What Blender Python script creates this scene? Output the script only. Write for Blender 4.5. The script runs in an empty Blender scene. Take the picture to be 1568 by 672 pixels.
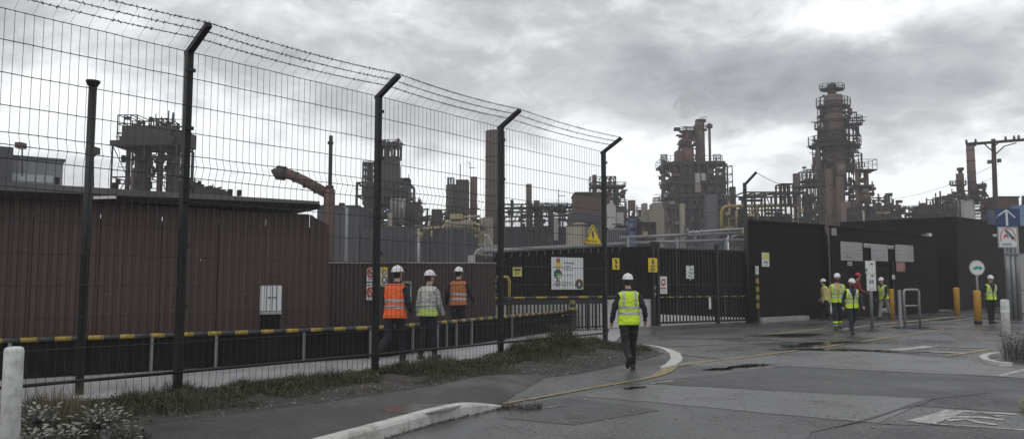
HAZE, SMOKE = 0.0011, True
import bpy, bmesh, math, random
import numpy as np
from mathutils import Vector, Matrix, noise as mnoise

R = math.radians
rnd = random.Random(7)
SC = bpy.context.scene
COL = SC.collection

# ------------------------------------------------------------------ camera
F_PX, W_PX, H_PX = 1188.0, 1568.0, 672.0
PITCH = math.atan(98.0 / F_PX)
EYE = Vector((0, 0, 1.6))
cd = bpy.data.cameras.new('camera')
cam = bpy.data.objects.new('camera', cd)
COL.objects.link(cam)
cam.location = EYE
cam.rotation_euler = (math.pi / 2 + PITCH, 0, 0)
cd.sensor_fit = 'HORIZONTAL'
cd.sensor_width = 36.0
cd.lens = F_PX / W_PX * 36.0
cd.clip_start = 0.05
cd.clip_end = 5000
SC.camera = cam
SC.render.resolution_x, SC.render.resolution_y = 1024, 438

# ------------------------------------------------------------------ survey helpers (photo -> metres)
CP, SP = math.cos(PITCH), math.sin(PITCH)
def ray(px, py):
    x = (px - W_PX / 2) / F_PX
    y = -(py - H_PX / 2) / F_PX
    return Vector((x, CP - y * SP, SP + y * CP))
def P(px, py, d):
    r = ray(px, py); return EYE + r * (d / r.y)
def G(px, py, z=0.0):
    r = ray(px, py); return EYE + r * ((z - EYE.z) / r.z)
def XD(px, d):                      # plan point on the ground below that image column
    p = P(px, 434, d); return Vector((p.x, d, 0))
def on_wall(px, py, A, B, off=0.0):
    A = Vector((A[0], A[1], 0)); B = Vector((B[0], B[1], 0))
    t = (B - A).normalized(); n = Vector((t.y, -t.x, 0))
    r = ray(px, py)
    k = ((A + n * off - EYE).dot(n)) / r.dot(n)
    return EYE + r * k

# ------------------------------------------------------------------ daylight
SUN_EL, SUN_AZ = R(52), R(200)
w = bpy.data.worlds.new('World'); SC.world = w; w.use_nodes = True
nt = w.node_tree; nt.nodes.clear()
def N(t, **kw):
    n = nt.nodes.new(t)
    for k, v in kw.items(): setattr(n, k, v)
    return n
L = lambda a, b: nt.links.new(a, b)
out = N('ShaderNodeOutputWorld'); bg = N('ShaderNodeBackground'); L(bg.outputs[0], out.inputs[0])
bg.inputs[1].default_value = 0.1
sky = N('ShaderNodeTexSky'); sky.sky_type = 'NISHITA'; sky.sun_disc = False
sky.sun_elevation = SUN_EL; sky.sun_rotation = SUN_AZ
tc = N('ShaderNodeTexCoord')
def vm(op, a, b=None, s=None):
    n = N('ShaderNodeVectorMath', operation=op)
    for i, v in ((0, a), (1, b)):
        if v is None: continue
        if isinstance(v, (tuple, list, Vector)): n.inputs[i].default_value = tuple(v)
        else: L(v, n.inputs[i])
    if s is not None: n.inputs['Scale'].default_value = s
    return n.outputs[1] if op in ('LENGTH', 'DOT_PRODUCT') else n.outputs[0]
def mm(op, a, b=None, clamp=False):
    n = N('ShaderNodeMath', operation=op); n.use_clamp = clamp
    for i, v in ((0, a), (1, b)):
        if v is None: continue
        if isinstance(v, (int, float)): n.inputs[i].default_value = v
        else: L(v, n.inputs[i])
    return n.outputs[0]
def mr(v, a, b, c, d, smooth=True):
    n = N('ShaderNodeMapRange'); n.interpolation_type = 'SMOOTHSTEP' if smooth else 'LINEAR'
    L(v, n.inputs[0])
    for i, x in enumerate((a, b, c, d)): n.inputs[i + 1].default_value = x
    return n.outputs[0]
D = vm('NORMALIZE', tc.outputs['Generated'])
sep = N('ShaderNodeSeparateXYZ'); L(D, sep.inputs[0])
zc = mm('ADD', mm('MAXIMUM', sep.outputs[2], 0.0), 0.16)
comb = N('ShaderNodeCombineXYZ')
L(mm('DIVIDE', sep.outputs[0], zc), comb.inputs[0]); L(mm('DIVIDE', sep.outputs[1], zc), comb.inputs[1])
comb.inputs[2].default_value = 3.7
def nz(scale, detail, rough, off, dist=0.0):
    n = N('ShaderNodeTexNoise'); n.inputs['Scale'].default_value = scale
    n.inputs['Detail'].default_value = detail; n.inputs['Roughness'].default_value = rough
    n.inputs['Distortion'].default_value = dist
    L(vm('ADD', comb.outputs[0], off), n.inputs['Vector']); return n.outputs[0]
n1 = nz(1.1, 9, 0.55, (4.1, 2.2, 0), 0.3)
n2n = N('ShaderNodeTexNoise'); n2n.inputs['Scale'].default_value = 6.5; n2n.inputs['Detail'].default_value = 9; n2n.inputs['Roughness'].default_value = .58; n2n.inputs['Distortion'].default_value = .35
L(vm('ADD', vm('MULTIPLY', D, (1.0, 1.0, 1.9)), (3.3, 1.7, .4)), n2n.inputs['Vector']); n2 = n2n.outputs[0]
n3n = N('ShaderNodeTexNoise'); n3n.inputs['Scale'].default_value = 17; n3n.inputs['Detail'].default_value = 8; n3n.inputs['Roughness'].default_value = .6; n3n.inputs['Distortion'].default_value = .5
L(vm('ADD', vm('MULTIPLY', D, (1.0, 1.0, 2.2)), (7.3, 2.7, 1.4)), n3n.inputs['Vector']); n3 = n3n.outputs[0]
cl = mm('ADD', mm('ADD', mm('MULTIPLY', n1, 0.40), mm('MULTIPLY', n2, 0.68)), mm('MULTIPLY', mm('SUBTRACT', n3, .5), .26))
cl = mm('SUBTRACT', cl, .045)
# cloud banks and gaps, each a direction in the sky (photo column, row, half width, half height, lift)
BANKS = [(110, 175, 170, 55, .19), (330, 230, 170, 50, .12), (690, 280, 320, 55, .26), (870, 215, 120, 35, .14),
         (1150, 235, 90, 45, .16), (1000, 255, 110, 45, .14), (1390, 18, 170, 30, .20), (1430, 292, 190, 26, .22),
         (600, 120, 130, 40, .05), (960, 90, 300, 75, -.08), (480, 60, 260, 60, -.03), (1450, 170, 190, 85, -.06),
         (730, 205, 150, 25, -.05), (1100, 120, 150, 50, -.07)]
acc = cl
for (bx, by, hw, hh, lift) in BANKS:
    c = ray(bx, by).normalized()
    right = Vector((c.y, -c.x, 0)).normalized(); up = right.cross(c)
    dv = vm('SUBTRACT', D, c)
    u = mm('MULTIPLY', vm('DOT_PRODUCT', dv, right), F_PX / hw)
    v = mm('MULTIPLY', vm('DOT_PRODUCT', dv, up), F_PX / hh)
    front = mm('GREATER_THAN', vm('DOT_PRODUCT', D, c), 0.0)
    r2 = mm('ADD', mm('MULTIPLY', u, u), mm('MULTIPLY', v, v))
    g = mm('MULTIPLY', mm('EXPONENT', mm('MULTIPLY', r2, -0.8)), front)
    acc = mm('ADD', acc, mm('MULTIPLY', g, lift))
acc = mm('ADD', acc, mr(sep.outputs[2], 0.0, 0.22, 0.025, 0.0))
ramp = N('ShaderNodeValToRGB'); L(acc, ramp.inputs[0])
el = ramp.color_ramp.elements
el[0].position = 0.24; el[0].color = (.29, .298, .315, 1)
e = el.new(0.36); e.color = (.385, .393, .408, 1)
e = el.new(0.47); e.color = (.50, .508, .522, 1)
e = el.new(0.56); e.color = (.68, .69, .70, 1)
el[len(el) - 1].position = 0.67; el[len(el) - 1].color = (.92, .945, .955, 1)
cloud = N('ShaderNodeVectorMath', operation='SCALE'); L(ramp.outputs[0], cloud.inputs[0]); cloud.inputs['Scale'].default_value = 10.0
mix = N('ShaderNodeMix', data_type='RGBA'); mix.inputs[0].default_value = 0.95
L(sky.outputs[0], mix.inputs[6]); L(cloud.outputs[0], mix.inputs[7])
L(mix.outputs[2], bg.inputs[0])

sd = bpy.data.lights.new('sun', 'SUN'); sd.energy = 0.5; sd.angle = R(25); sd.color = (1, .965, .92)
sun = bpy.data.objects.new('sun', sd); COL.objects.link(sun)
sdir = Vector((math.sin(SUN_AZ) * math.cos(SUN_EL), math.cos(SUN_AZ) * math.cos(SUN_EL), math.sin(SUN_EL)))
sun.rotation_euler = sdir.to_track_quat('Z', 'Y').to_euler()
SC.view_settings.view_transform = 'Standard'; SC.view_settings.look = 'None'
SC.view_settings.exposure = 0.32; SC.view_settings.gamma = 1.0
SC.cycles.use_denoising = True
SC.cycles.max_bounces = 6; SC.cycles.volume_bounces = 1; SC.cycles.transparent_max_bounces = 8

# ------------------------------------------------------------------ materials
MATS = {}
def mat(name, col, rough=.6, metal=0.0, var=.25, scale=3.0, bump=0.0, bscale=40.0, dirt=None, dscale=1.2, damt=.5, streak=False, spec=.5, rvar=0.0, orand=0.0):
    if name in MATS: return MATS[name]
    m = bpy.data.materials.new(name); m.use_nodes = True; t = m.node_tree; b = t.nodes['Principled BSDF']
    def n(ty): return t.nodes.new(ty)
    co = n('ShaderNodeTexCoord'); geo = n('ShaderNodeNewGeometry')
    mp = n('ShaderNodeMapping'); t.links.new(geo.outputs['Position'], mp.inputs[0])
    if streak: mp.inputs['Scale'].default_value = (1, 1, .12)
    a = n('ShaderNodeTexNoise'); a.inputs['Scale'].default_value = scale; a.inputs['Detail'].default_value = 6; a.inputs['Roughness'].default_value = .65
    t.links.new(mp.outputs[0], a.inputs['Vector'])
    r = n('ShaderNodeValToRGB'); t.links.new(a.outputs[0], r.inputs[0])
    c = Vector(col)
    r.color_ramp.elements[0].position = .3; r.color_ramp.elements[1].position = .72
    r.color_ramp.elements[0].color = (*[max(0, x * (1 - var)) for x in c], 1)
    r.color_ramp.elements[1].color = (*[min(1, x * (1 + var)) for x in c], 1)
    cur = r.outputs[0]
    if dirt is not None:
        d = n('ShaderNodeTexNoise'); d.inputs['Scale'].default_value = dscale; d.inputs['Detail'].default_value = 8; d.inputs['Roughness'].default_value = .7
        t.links.new(mp.outputs[0], d.inputs['Vector'])
        k = n('ShaderNodeMapRange'); t.links.new(d.outputs[0], k.inputs[0])
        k.inputs[1].default_value = .48; k.inputs[2].default_value = .72; k.inputs[3].default_value = 0; k.inputs[4].default_value = damt
        x = n('ShaderNodeMix'); x.data_type = 'RGBA'
        t.links.new(k.outputs[0], x.inputs[0]); t.links.new(cur, x.inputs[6]); x.inputs[7].default_value = (*dirt, 1)
        cur = x.outputs[2]
    if orand:
        oi = n('ShaderNodeObjectInfo'); k = n('ShaderNodeMapRange'); t.links.new(oi.outputs['Random'], k.inputs[0]); k.inputs[3].default_value = 1 - orand; k.inputs[4].default_value = 1 + orand
        x = n('ShaderNodeVectorMath'); x.operation = 'SCALE'; t.links.new(cur, x.inputs[0]); t.links.new(k.outputs[0], x.inputs['Scale']); cur = x.outputs[0]
    t.links.new(cur, b.inputs['Base Color'])
    b.inputs['Roughness'].default_value = rough; b.inputs['Metallic'].default_value = metal
    b.inputs['Specular IOR Level'].default_value = spec
    if rvar:
        k = n('ShaderNodeMapRange'); t.links.new(a.outputs[0], k.inputs[0])
        k.inputs[1].default_value = .35; k.inputs[2].default_value = .65; k.inputs[3].default_value = max(.03, rough - rvar); k.inputs[4].default_value = min(1, rough + rvar)
        t.links.new(k.outputs[0], b.inputs['Roughness'])
    if bump:
        q = n('ShaderNodeTexNoise'); q.inputs['Scale'].default_value = bscale; q.inputs['Detail'].default_value = 4
        t.links.new(geo.outputs['Position'], q.inputs['Vector'])
        u = n('ShaderNodeBump'); u.inputs['Strength'].default_value = bump; u.inputs['Distance'].default_value = .02
        t.links.new(q.outputs[0], u.inputs['Height']); t.links.new(u.outputs[0], b.inputs['Normal'])
    MATS[name] = m; return m

M = {}
def reg(k, *a, **kw): M[k] = mat(k, *a, **kw)
reg('fence_steel', (.012, .013, .014), .45, .3, .2)
reg('wire_steel', (.045, .047, .05), .5, .6, .2)
reg('brown_sheet', (.074, .043, .038), .6, 0, .10, 1.2, dirt=(.055, .038, .035), dscale=.8, damt=.5, streak=True, orand=.05)
reg('low_brown_sheet', (.060, .038, .035), .65, 0, .12, 1.2, dirt=(.045, .032, .03), dscale=.8, damt=.6, streak=True, orand=.05)
reg('black_sheet', (.016, .0135, .0135), .75, 0, .25, 1.5, dirt=(.026, .022, .021), dscale=.9, damt=.4, streak=True, spec=.2, orand=.16)
reg('black_clad', (.0100, .0072, .0070), .75, 0, .35, .9, dirt=(.018, .0155, .015), dscale=.8, damt=.6, streak=True, spec=.12, orand=.16)
reg('roof_slab', (.12, .11, .11), .6, 0, .2, 1.5, dirt=(.03, .03, .03), dscale=1, damt=.6)
reg('roof_edge', (.013, .012, .013), .8, spec=.2)
reg('yellow_paint', (.38, .275, .05), .5, 0, .15, 6, dirt=(.10, .07, .03), dscale=5, damt=.75)
reg('bollard_yellow', (.50, .27, .035), .55, 0, .12, 6, dirt=(.16, .09, .03), dscale=4, damt=.6)
reg('black_paint', (.016, .016, .018), .6, 0, .2, 6)
reg('black_panel', (.010, .009, .010), .8, 0, .3, 2, dirt=(.03, .027, .025), dscale=2, damt=.35, spec=.2)
reg('charcoal_band', (.045, .046, .054), .5, 0, .2, 6, dirt=(.09, .08, .06), dscale=5, damt=.5)
reg('pale_render', (.50, .50, .49), .7, 0, .12, 2, dirt=(.26, .25, .24), dscale=1.5, damt=.6)
reg('grey_post', (.22, .23, .235), .5, .3, .2)
reg('white_paint', (.62, .63, .62), .5, 0, .08, 8, dirt=(.22, .21, .19), dscale=9, damt=.8)
reg('kerb_white', (.56, .56, .53), .7, 0, .12, 9, bump=.5, bscale=50, dirt=(.20, .19, .17), dscale=5, damt=.75)
reg('white_sign', (.66, .68, .68), .4, 0, .04, 3, dirt=(.40, .40, .38), dscale=3, damt=.4)
reg('grey_sign', (.36, .36, .36), .5, 0, .08, 4, dirt=(.22, .22, .22), dscale=4, damt=.4)
reg('yellow_sign', (.74, .56, .02), .4, 0, .06, 6, dirt=(.4, .3, .03), dscale=5, damt=.4)
reg('sign_yellow_pale', (.62, .56, .16), .4, 0, .08, 6)
reg('sign_red', (.48, .05, .05), .5, 0, .15, 8)
reg('sign_pink', (.55, .26, .25), .5, 0, .15, 8)
reg('sign_blue', (.012, .040, .125), .35, 0, .15, 4)
reg('sign_green', (.02, .30, .20), .4, 0, .1, 5)
reg('sign_orange', (.55, .20, .06), .5, 0, .2, 20)
reg('sign_purple', (.22, .18, .32), .5, 0, .2, 20)
reg('sign_ink', (.06, .06, .065), .5, 0, .3, 30)
reg('sign_ink_faint', (.20, .20, .20), .5, 0, .3, 30)
reg('sign_brown', (.22, .13, .09), .5, 0, .3, 12)
reg('concrete', (.36, .36, .37), .55, 0, .16, 1.1, bump=.3, bscale=60, dirt=(.24, .24, .24), dscale=.7, damt=.6, rvar=.15)
reg('concrete_wall', (.30, .30, .29), .75, 0, .15, 2, bump=.3, bscale=40, dirt=(.13, .12, .11), dscale=1.5, damt=.6)
reg('soil', (.040, .036, .032), .85, 0, .45, 5, bump=1.0, bscale=22, dirt=(.11, .10, .09), dscale=9, damt=.45)
reg('pole_black', (.012, .013, .014), .5, .2, .2)
reg('wood_pole', (.05, .042, .036), .85, 0, .3, 5, streak=True)
reg('galvanised', (.30, .31, .32), .4, .5, .15, 6)
reg('pipe_grey', (.20, .205, .215), .45, .3, .2, 2)
reg('steel_dark', (.030, .027, .028), .7, .1, .35, 1.0)
reg('steel_mid', (.046, .038, .036), .7, .1, .35, .6, dirt=(.03, .026, .025), dscale=.5, damt=.6)
reg('silo_grey', (.20, .20, .195), .6, 0, .15, .4, dirt=(.11, .105, .10), dscale=.5, damt=.6, streak=True)
reg('rust_brown', (.092, .053, .041), .75, 0, .3, .5, dirt=(.058, .037, .030), dscale=.35, damt=.7, streak=True)
reg('rust_red', (.13, .050, .040), .75, 0, .3, .5, dirt=(.05, .035, .03), dscale=.4, damt=.6, streak=True)
reg('rust_pale', (.14, .095, .082), .75, 0, .25, .5, dirt=(.08, .06, .05), dscale=.4, damt=.6, streak=True)
reg('stack_brown', (.072, .052, .046), .75, 0, .15, .3, dirt=(.05, .038, .035), dscale=.25, damt=.5, streak=True)
reg('tank_tan', (.22, .195, .15), .6, 0, .2, .4, dirt=(.11, .09, .07), dscale=.5, damt=.6, streak=True)
reg('tank_pale', (.34, .34, .33), .6, 0, .15, .4, dirt=(.18, .17, .16), dscale=.5, damt=.6, streak=True)
reg('tank_blue', (.035, .06, .13), .5, 0, .2, .5)
reg('tank_light_blue', (.07, .15, .27), .5, 0, .2, .5)
reg('hall_grey', (.047, .047, .054), .7, 0, .2, .4, dirt=(.05, .05, .052), dscale=.4, damt=.6, streak=True, orand=.16)
reg('office_grey', (.16, .165, .175), .6, 0, .12, .4)
reg('pipe_yellow', (.27, .20, .055), .55, 0, .25, .8, dirt=(.14, .11, .06), dscale=.8, damt=.6)
reg('pipe_straw', (.30, .25, .13), .6, 0, .25, .8)
reg('window_glass', (.30, .33, .35), .08, 0, .2, 1)
reg('insulator', (.10, .08, .07), .3)
# people
reg('skin', (.42, .26, .19), .55, 0, .1, 20, spec=.4)
reg('navy_cloth', (.018, .021, .035), .9, 0, .35, 14, bump=.4, bscale=30)
reg('black_cloth', (.012, .012, .015), .9, 0, .35, 14, bump=.4, bscale=30)
reg('charcoal_cloth', (.014, .015, .020), .9, 0, .35, 14, bump=.4, bscale=30)
reg('grey_cloth', (.22, .215, .20), .9, 0, .2, 14, bump=.4, bscale=30)
reg('tan_cloth', (.46, .36, .14), .9, 0, .2, 14, bump=.3, bscale=30)
reg('pale_cloth', (.36, .37, .36), .9, 0, .2, 14, bump=.3, bscale=30)
reg('red_cloth', (.20, .028, .028), .9, 0, .25, 14)
reg('wine_cloth', (.10, .035, .05), .9, 0, .25, 14)
reg('hivis_orange', (.90, .15, .035), .75, 0, .16, 9, bump=.5, bscale=26, dirt=(.5, .11, .04), dscale=7, damt=.5)
reg('hivis_yellow', (.58, .82, .03), .75, 0, .15, 9, bump=.5, bscale=26, dirt=(.36, .46, .06), dscale=7, damt=.55)
reg('hivis_white', (.50, .53, .46), .75, 0, .08, 9)
reg('hivis_lime_pale', (.48, .62, .16), .75, 0, .08, 9)
reg('hivis_brown', (.40, .14, .055), .8, 0, .12, 9)
reg('reflective', (.40, .42, .45), .4, .3, .1, 9)
reg('hat_white', (.74, .73, .74), .3, 0, .03, 5)
reg('hat_red', (.42, .02, .03), .35, 0, .05, 5)
reg('boot', (.025, .022, .022), .6, 0, .3, 20)
reg('glove', (.07, .07, .075), .8, 0, .2, 20)
reg('hair', (.03, .024, .02), .7)
reg('eye_dark', (.02, .02, .02), .2)

def ground_mat(name, base, dark, light, rlo, rhi, wet_scale, speck=0.0, bump=.6):
    m = bpy.data.materials.new(name); m.use_nodes = True; t = m.node_tree; b = t.nodes['Principled BSDF']
    n = lambda ty: t.nodes.new(ty)
    geo = n('ShaderNodeNewGeometry')
    def noise(s, det=5, ro=.6, sc=None):
        q = n('ShaderNodeTexNoise'); q.inputs['Scale'].default_value = s; q.inputs['Detail'].default_value = det; q.inputs['Roughness'].default_value = ro
        if sc:
            mp = n('ShaderNodeMapping'); mp.inputs['Scale'].default_value = sc[0]; mp.inputs['Rotation'].default_value = (0, 0, sc[1])
            t.links.new(geo.outputs['Position'], mp.inputs[0]); t.links.new(mp.outputs[0], q.inputs['Vector'])
        else: t.links.new(geo.outputs['Position'], q.inputs['Vector'])
        return q.outputs[0]
    def rng(v, a, bb, c, d):
        q = n('ShaderNodeMapRange'); t.links.new(v, q.inputs[0])
        for i, x in enumerate((a, bb, c, d)): q.inputs[i + 1].default_value = x
        return q.outputs[0]
    def mx(f, a, bcol):
        x = n('ShaderNodeMix'); x.data_type = 'RGBA'; t.links.new(f, x.inputs[0])
        if isinstance(a, tuple): x.inputs[6].default_value = (*a, 1)
        else: t.links.new(a, x.inputs[6])
        if isinstance(bcol, tuple): x.inputs[7].default_value = (*bcol, 1)
        else: t.links.new(bcol, x.inputs[7])
        return x.outputs[2]
    big = noise(wet_scale, 7, .62); mid = noise(2.3, 6, .65, ((1, .35, 1), R(-38))); fine = noise(95, 3, .6); grit = noise(260, 2, .5)
    c = mx(rng(big, .38, .62, 0, 1), base, dark)
    c = mx(rng(mid, .52, .72, 0, .55), c, light)
    c = mx(rng(fine, .38, .66, 0, .6), c, tuple(x * .40 for x in base))
    c = mx(rng(noise(42, 4, .7), .54, .68, 0, .45), c, light)
    if speck:
        c = mx(rng(grit, .66, .74, 0, speck), c, (.34, .33, .32))
    sv = n('ShaderNodeTexVoronoi'); sv.inputs['Scale'].default_value = 38; t.links.new(geo.outputs['Position'], sv.inputs['Vector'])
    sn_ = noise(11, 3, .6)
    sm_ = n('ShaderNodeMath'); sm_.operation = 'MULTIPLY'; t.links.new(rng(sv.outputs['Distance'], .12, .26, min(1, speck * 1.4), 0), sm_.inputs[0]); t.links.new(rng(sn_, .48, .60, 0, 1), sm_.inputs[1])
    if speck: c = mx(sm_.outputs[0], c, (.42, .41, .40))
    # hairline cracks
    vo = n('ShaderNodeTexVoronoi'); vo.feature = 'DISTANCE_TO_EDGE'; vo.inputs['Scale'].default_value = .33
    wob = n('ShaderNodeVectorMath'); wob.operation = 'ADD'
    q = n('ShaderNodeTexNoise'); q.inputs['Scale'].default_value = 1.6; t.links.new(geo.outputs['Position'], q.inputs['Vector'])
    t.links.new(geo.outputs['Position'], wob.inputs[0]); t.links.new(q.outputs[1], wob.inputs[1]); t.links.new(wob.outputs[0], vo.inputs['Vector'])
    c = mx(rng(vo.outputs[0], .003, .010, .6, 0), c, tuple(x * .3 for x in base))
    t.links.new(c, b.inputs['Base Color'])
    t.links.new(rng(big, .40, .60, rhi, rlo), b.inputs['Roughness'])
    u = n('ShaderNodeBump'); u.inputs['Strength'].default_value = bump; u.inputs['Distance'].default_value = .006
    t.links.new(fine, u.inputs['Height']); t.links.new(u.outputs[0], b.inputs['Normal'])
    M[name] = m
ground_mat('asphalt', (.108, .108, .110), (.072, .072, .074), (.160, .159, .158), .15, .42, .35, .5)
ground_mat('asphalt_dark', (.070, .070, .072), (.048, .048, .050), (.100, .100, .099), .36, .62, .5, 1.0)
ground_mat('asphalt_light', (.175, .175, .177), (.130, .130, .132), (.215, .213, .211), .22, .42, .6, .5)
ground_mat('footpath', (.050, .049, .048), (.030, .029, .029), (.075, .074, .072), .35, .7, .8, .6)
def paint_mat(name, col, under, thr):
    m = bpy.data.materials.new(name); m.use_nodes = True; t = m.node_tree; b = t.nodes['Principled BSDF']
    n = lambda ty: t.nodes.new(ty)
    geo = n('ShaderNodeNewGeometry'); q = n('ShaderNodeTexNoise'); q.inputs['Scale'].default_value = 7; q.inputs['Detail'].default_value = 8; q.inputs['Roughness'].default_value = .72
    t.links.new(geo.outputs['Position'], q.inputs['Vector'])
    k = n('ShaderNodeMapRange'); t.links.new(q.outputs[0], k.inputs[0])
    k.inputs[1].default_value = thr - .1; k.inputs[2].default_value = thr + .1; k.inputs[3].default_value = 1; k.inputs[4].default_value = 0
    x = n('ShaderNodeMix'); x.data_type = 'RGBA'; t.links.new(k.outputs[0], x.inputs[0])
    x.inputs[6].default_value = (*under, 1); x.inputs[7].default_value = (*col, 1)
    t.links.new(x.outputs[2], b.inputs['Base Color']); b.inputs['Roughness'].default_value = .5
    M[name] = m
paint_mat('road_yellow', (.36, .275, .085), (.10, .095, .08), .53)
paint_mat('road_yellow_worn', (.24, .20, .10), (.085, .083, .078), .50)
paint_mat('road_white', (.46, .46, .43), (.11, .11, .11), .54)
paint_mat('road_white_worn', (.30, .30, .285), (.095, .095, .095), .50)
def glossy(name, col, rough):
    m = bpy.data.materials.new(name); m.use_nodes = True; b = m.node_tree.nodes['Principled BSDF']
    t = m.node_tree
    geo = t.nodes.new('ShaderNodeNewGeometry'); q = t.nodes.new('ShaderNodeTexNoise'); q.inputs['Scale'].default_value = 9
    t.links.new(geo.outputs['Position'], q.inputs['Vector'])
    u = t.nodes.new('ShaderNodeBump'); u.inputs['Strength'].default_value = .05; u.inputs['Distance'].default_value = .01
    t.links.new(q.outputs[0], u.inputs['Height']); t.links.new(u.outputs[0], b.inputs['Normal'])
    b.inputs['Base Color'].default_value = (*col, 1); b.inputs['Roughness'].default_value = rough; M[name] = m
ground_mat('damp_asphalt', (.085, .085, .087), (.060, .060, .061), (.110, .110, .110), .16, .30, 1.5, .4, .2)
M['tar_black'] = mat('tar_black', (.025, .025, .026), .45, 0, .4, 20)
glossy('muddy_water', (.030, .026, .022), .24)
glossy('puddle_water', (.012, .012, .012), .09)
def leaf_mat(name, c0, c1, scale=6):
    m = mat(name, tuple((a + b) / 2 for a, b in zip(c0, c1)), .75, 0, .2)
    t = m.node_tree; r = [n for n in t.nodes if n.type == 'VALTORGB'][0]
    r.color_ramp.elements[0].color = (*c0, 1); r.color_ramp.elements[1].color = (*c1, 1)
    nn = [n for n in t.nodes if n.type == 'TEX_NOISE'][0]; nn.inputs['Scale'].default_value = scale
    M[name] = m
leaf_mat('grass_blade', (.030, .038, .018), (.078, .084, .040), 9)
leaf_mat('dry_blade', (.085, .068, .038), (.16, .13, .075), 12)
leaf_mat('weed_leaf', (.028, .026, .020), (.065, .058, .040), 12)
leaf_mat('lime_leaf', (.20, .21, .05), (.33, .31, .08), 12)
leaf_mat('silver_leaf', (.13, .14, .125), (.34, .345, .325), 18)
leaf_mat('heather_leaf', (.055, .045, .040), (.12, .10, .085), 14)

# ------------------------------------------------------------------ mesh tools
def wloc(o):
    v = Vector((0, 0, 0))
    while o is not None: v = v + o.location; o = o.parent
    return v
def tag(o, label=None, cat=None, group=None, kind=None):
    if label: o['label'] = label
    if cat: o['category'] = cat
    if group: o['group'] = group
    if kind: o['kind'] = kind
    return o
def thing(name, label, cat, loc=(0, 0, 0), group=None, kind=None):
    o = bpy.data.objects.new(name, None); COL.objects.link(o); o.location = loc; o.empty_display_size = .2
    return tag(o, label, cat, group, kind)
def link(name, me, parent=None):
    o = bpy.data.objects.new(name, me); COL.objects.link(o); o.parent = parent; return o
def copy_tree(o, parent=None):
    c = o.copy(); COL.objects.link(c)
    if parent is not None: c.parent = parent
    for ch in list(o.children): copy_tree(ch, c)
    return c
def frame_of(axis):
    a = axis.normalized()
    ref = Vector((0, 0, 1)) if abs(a.z) < .9 else Vector((1, 0, 0))
    u = a.cross(ref).normalized(); v = a.cross(u).normalized()
    return a, u, v
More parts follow.
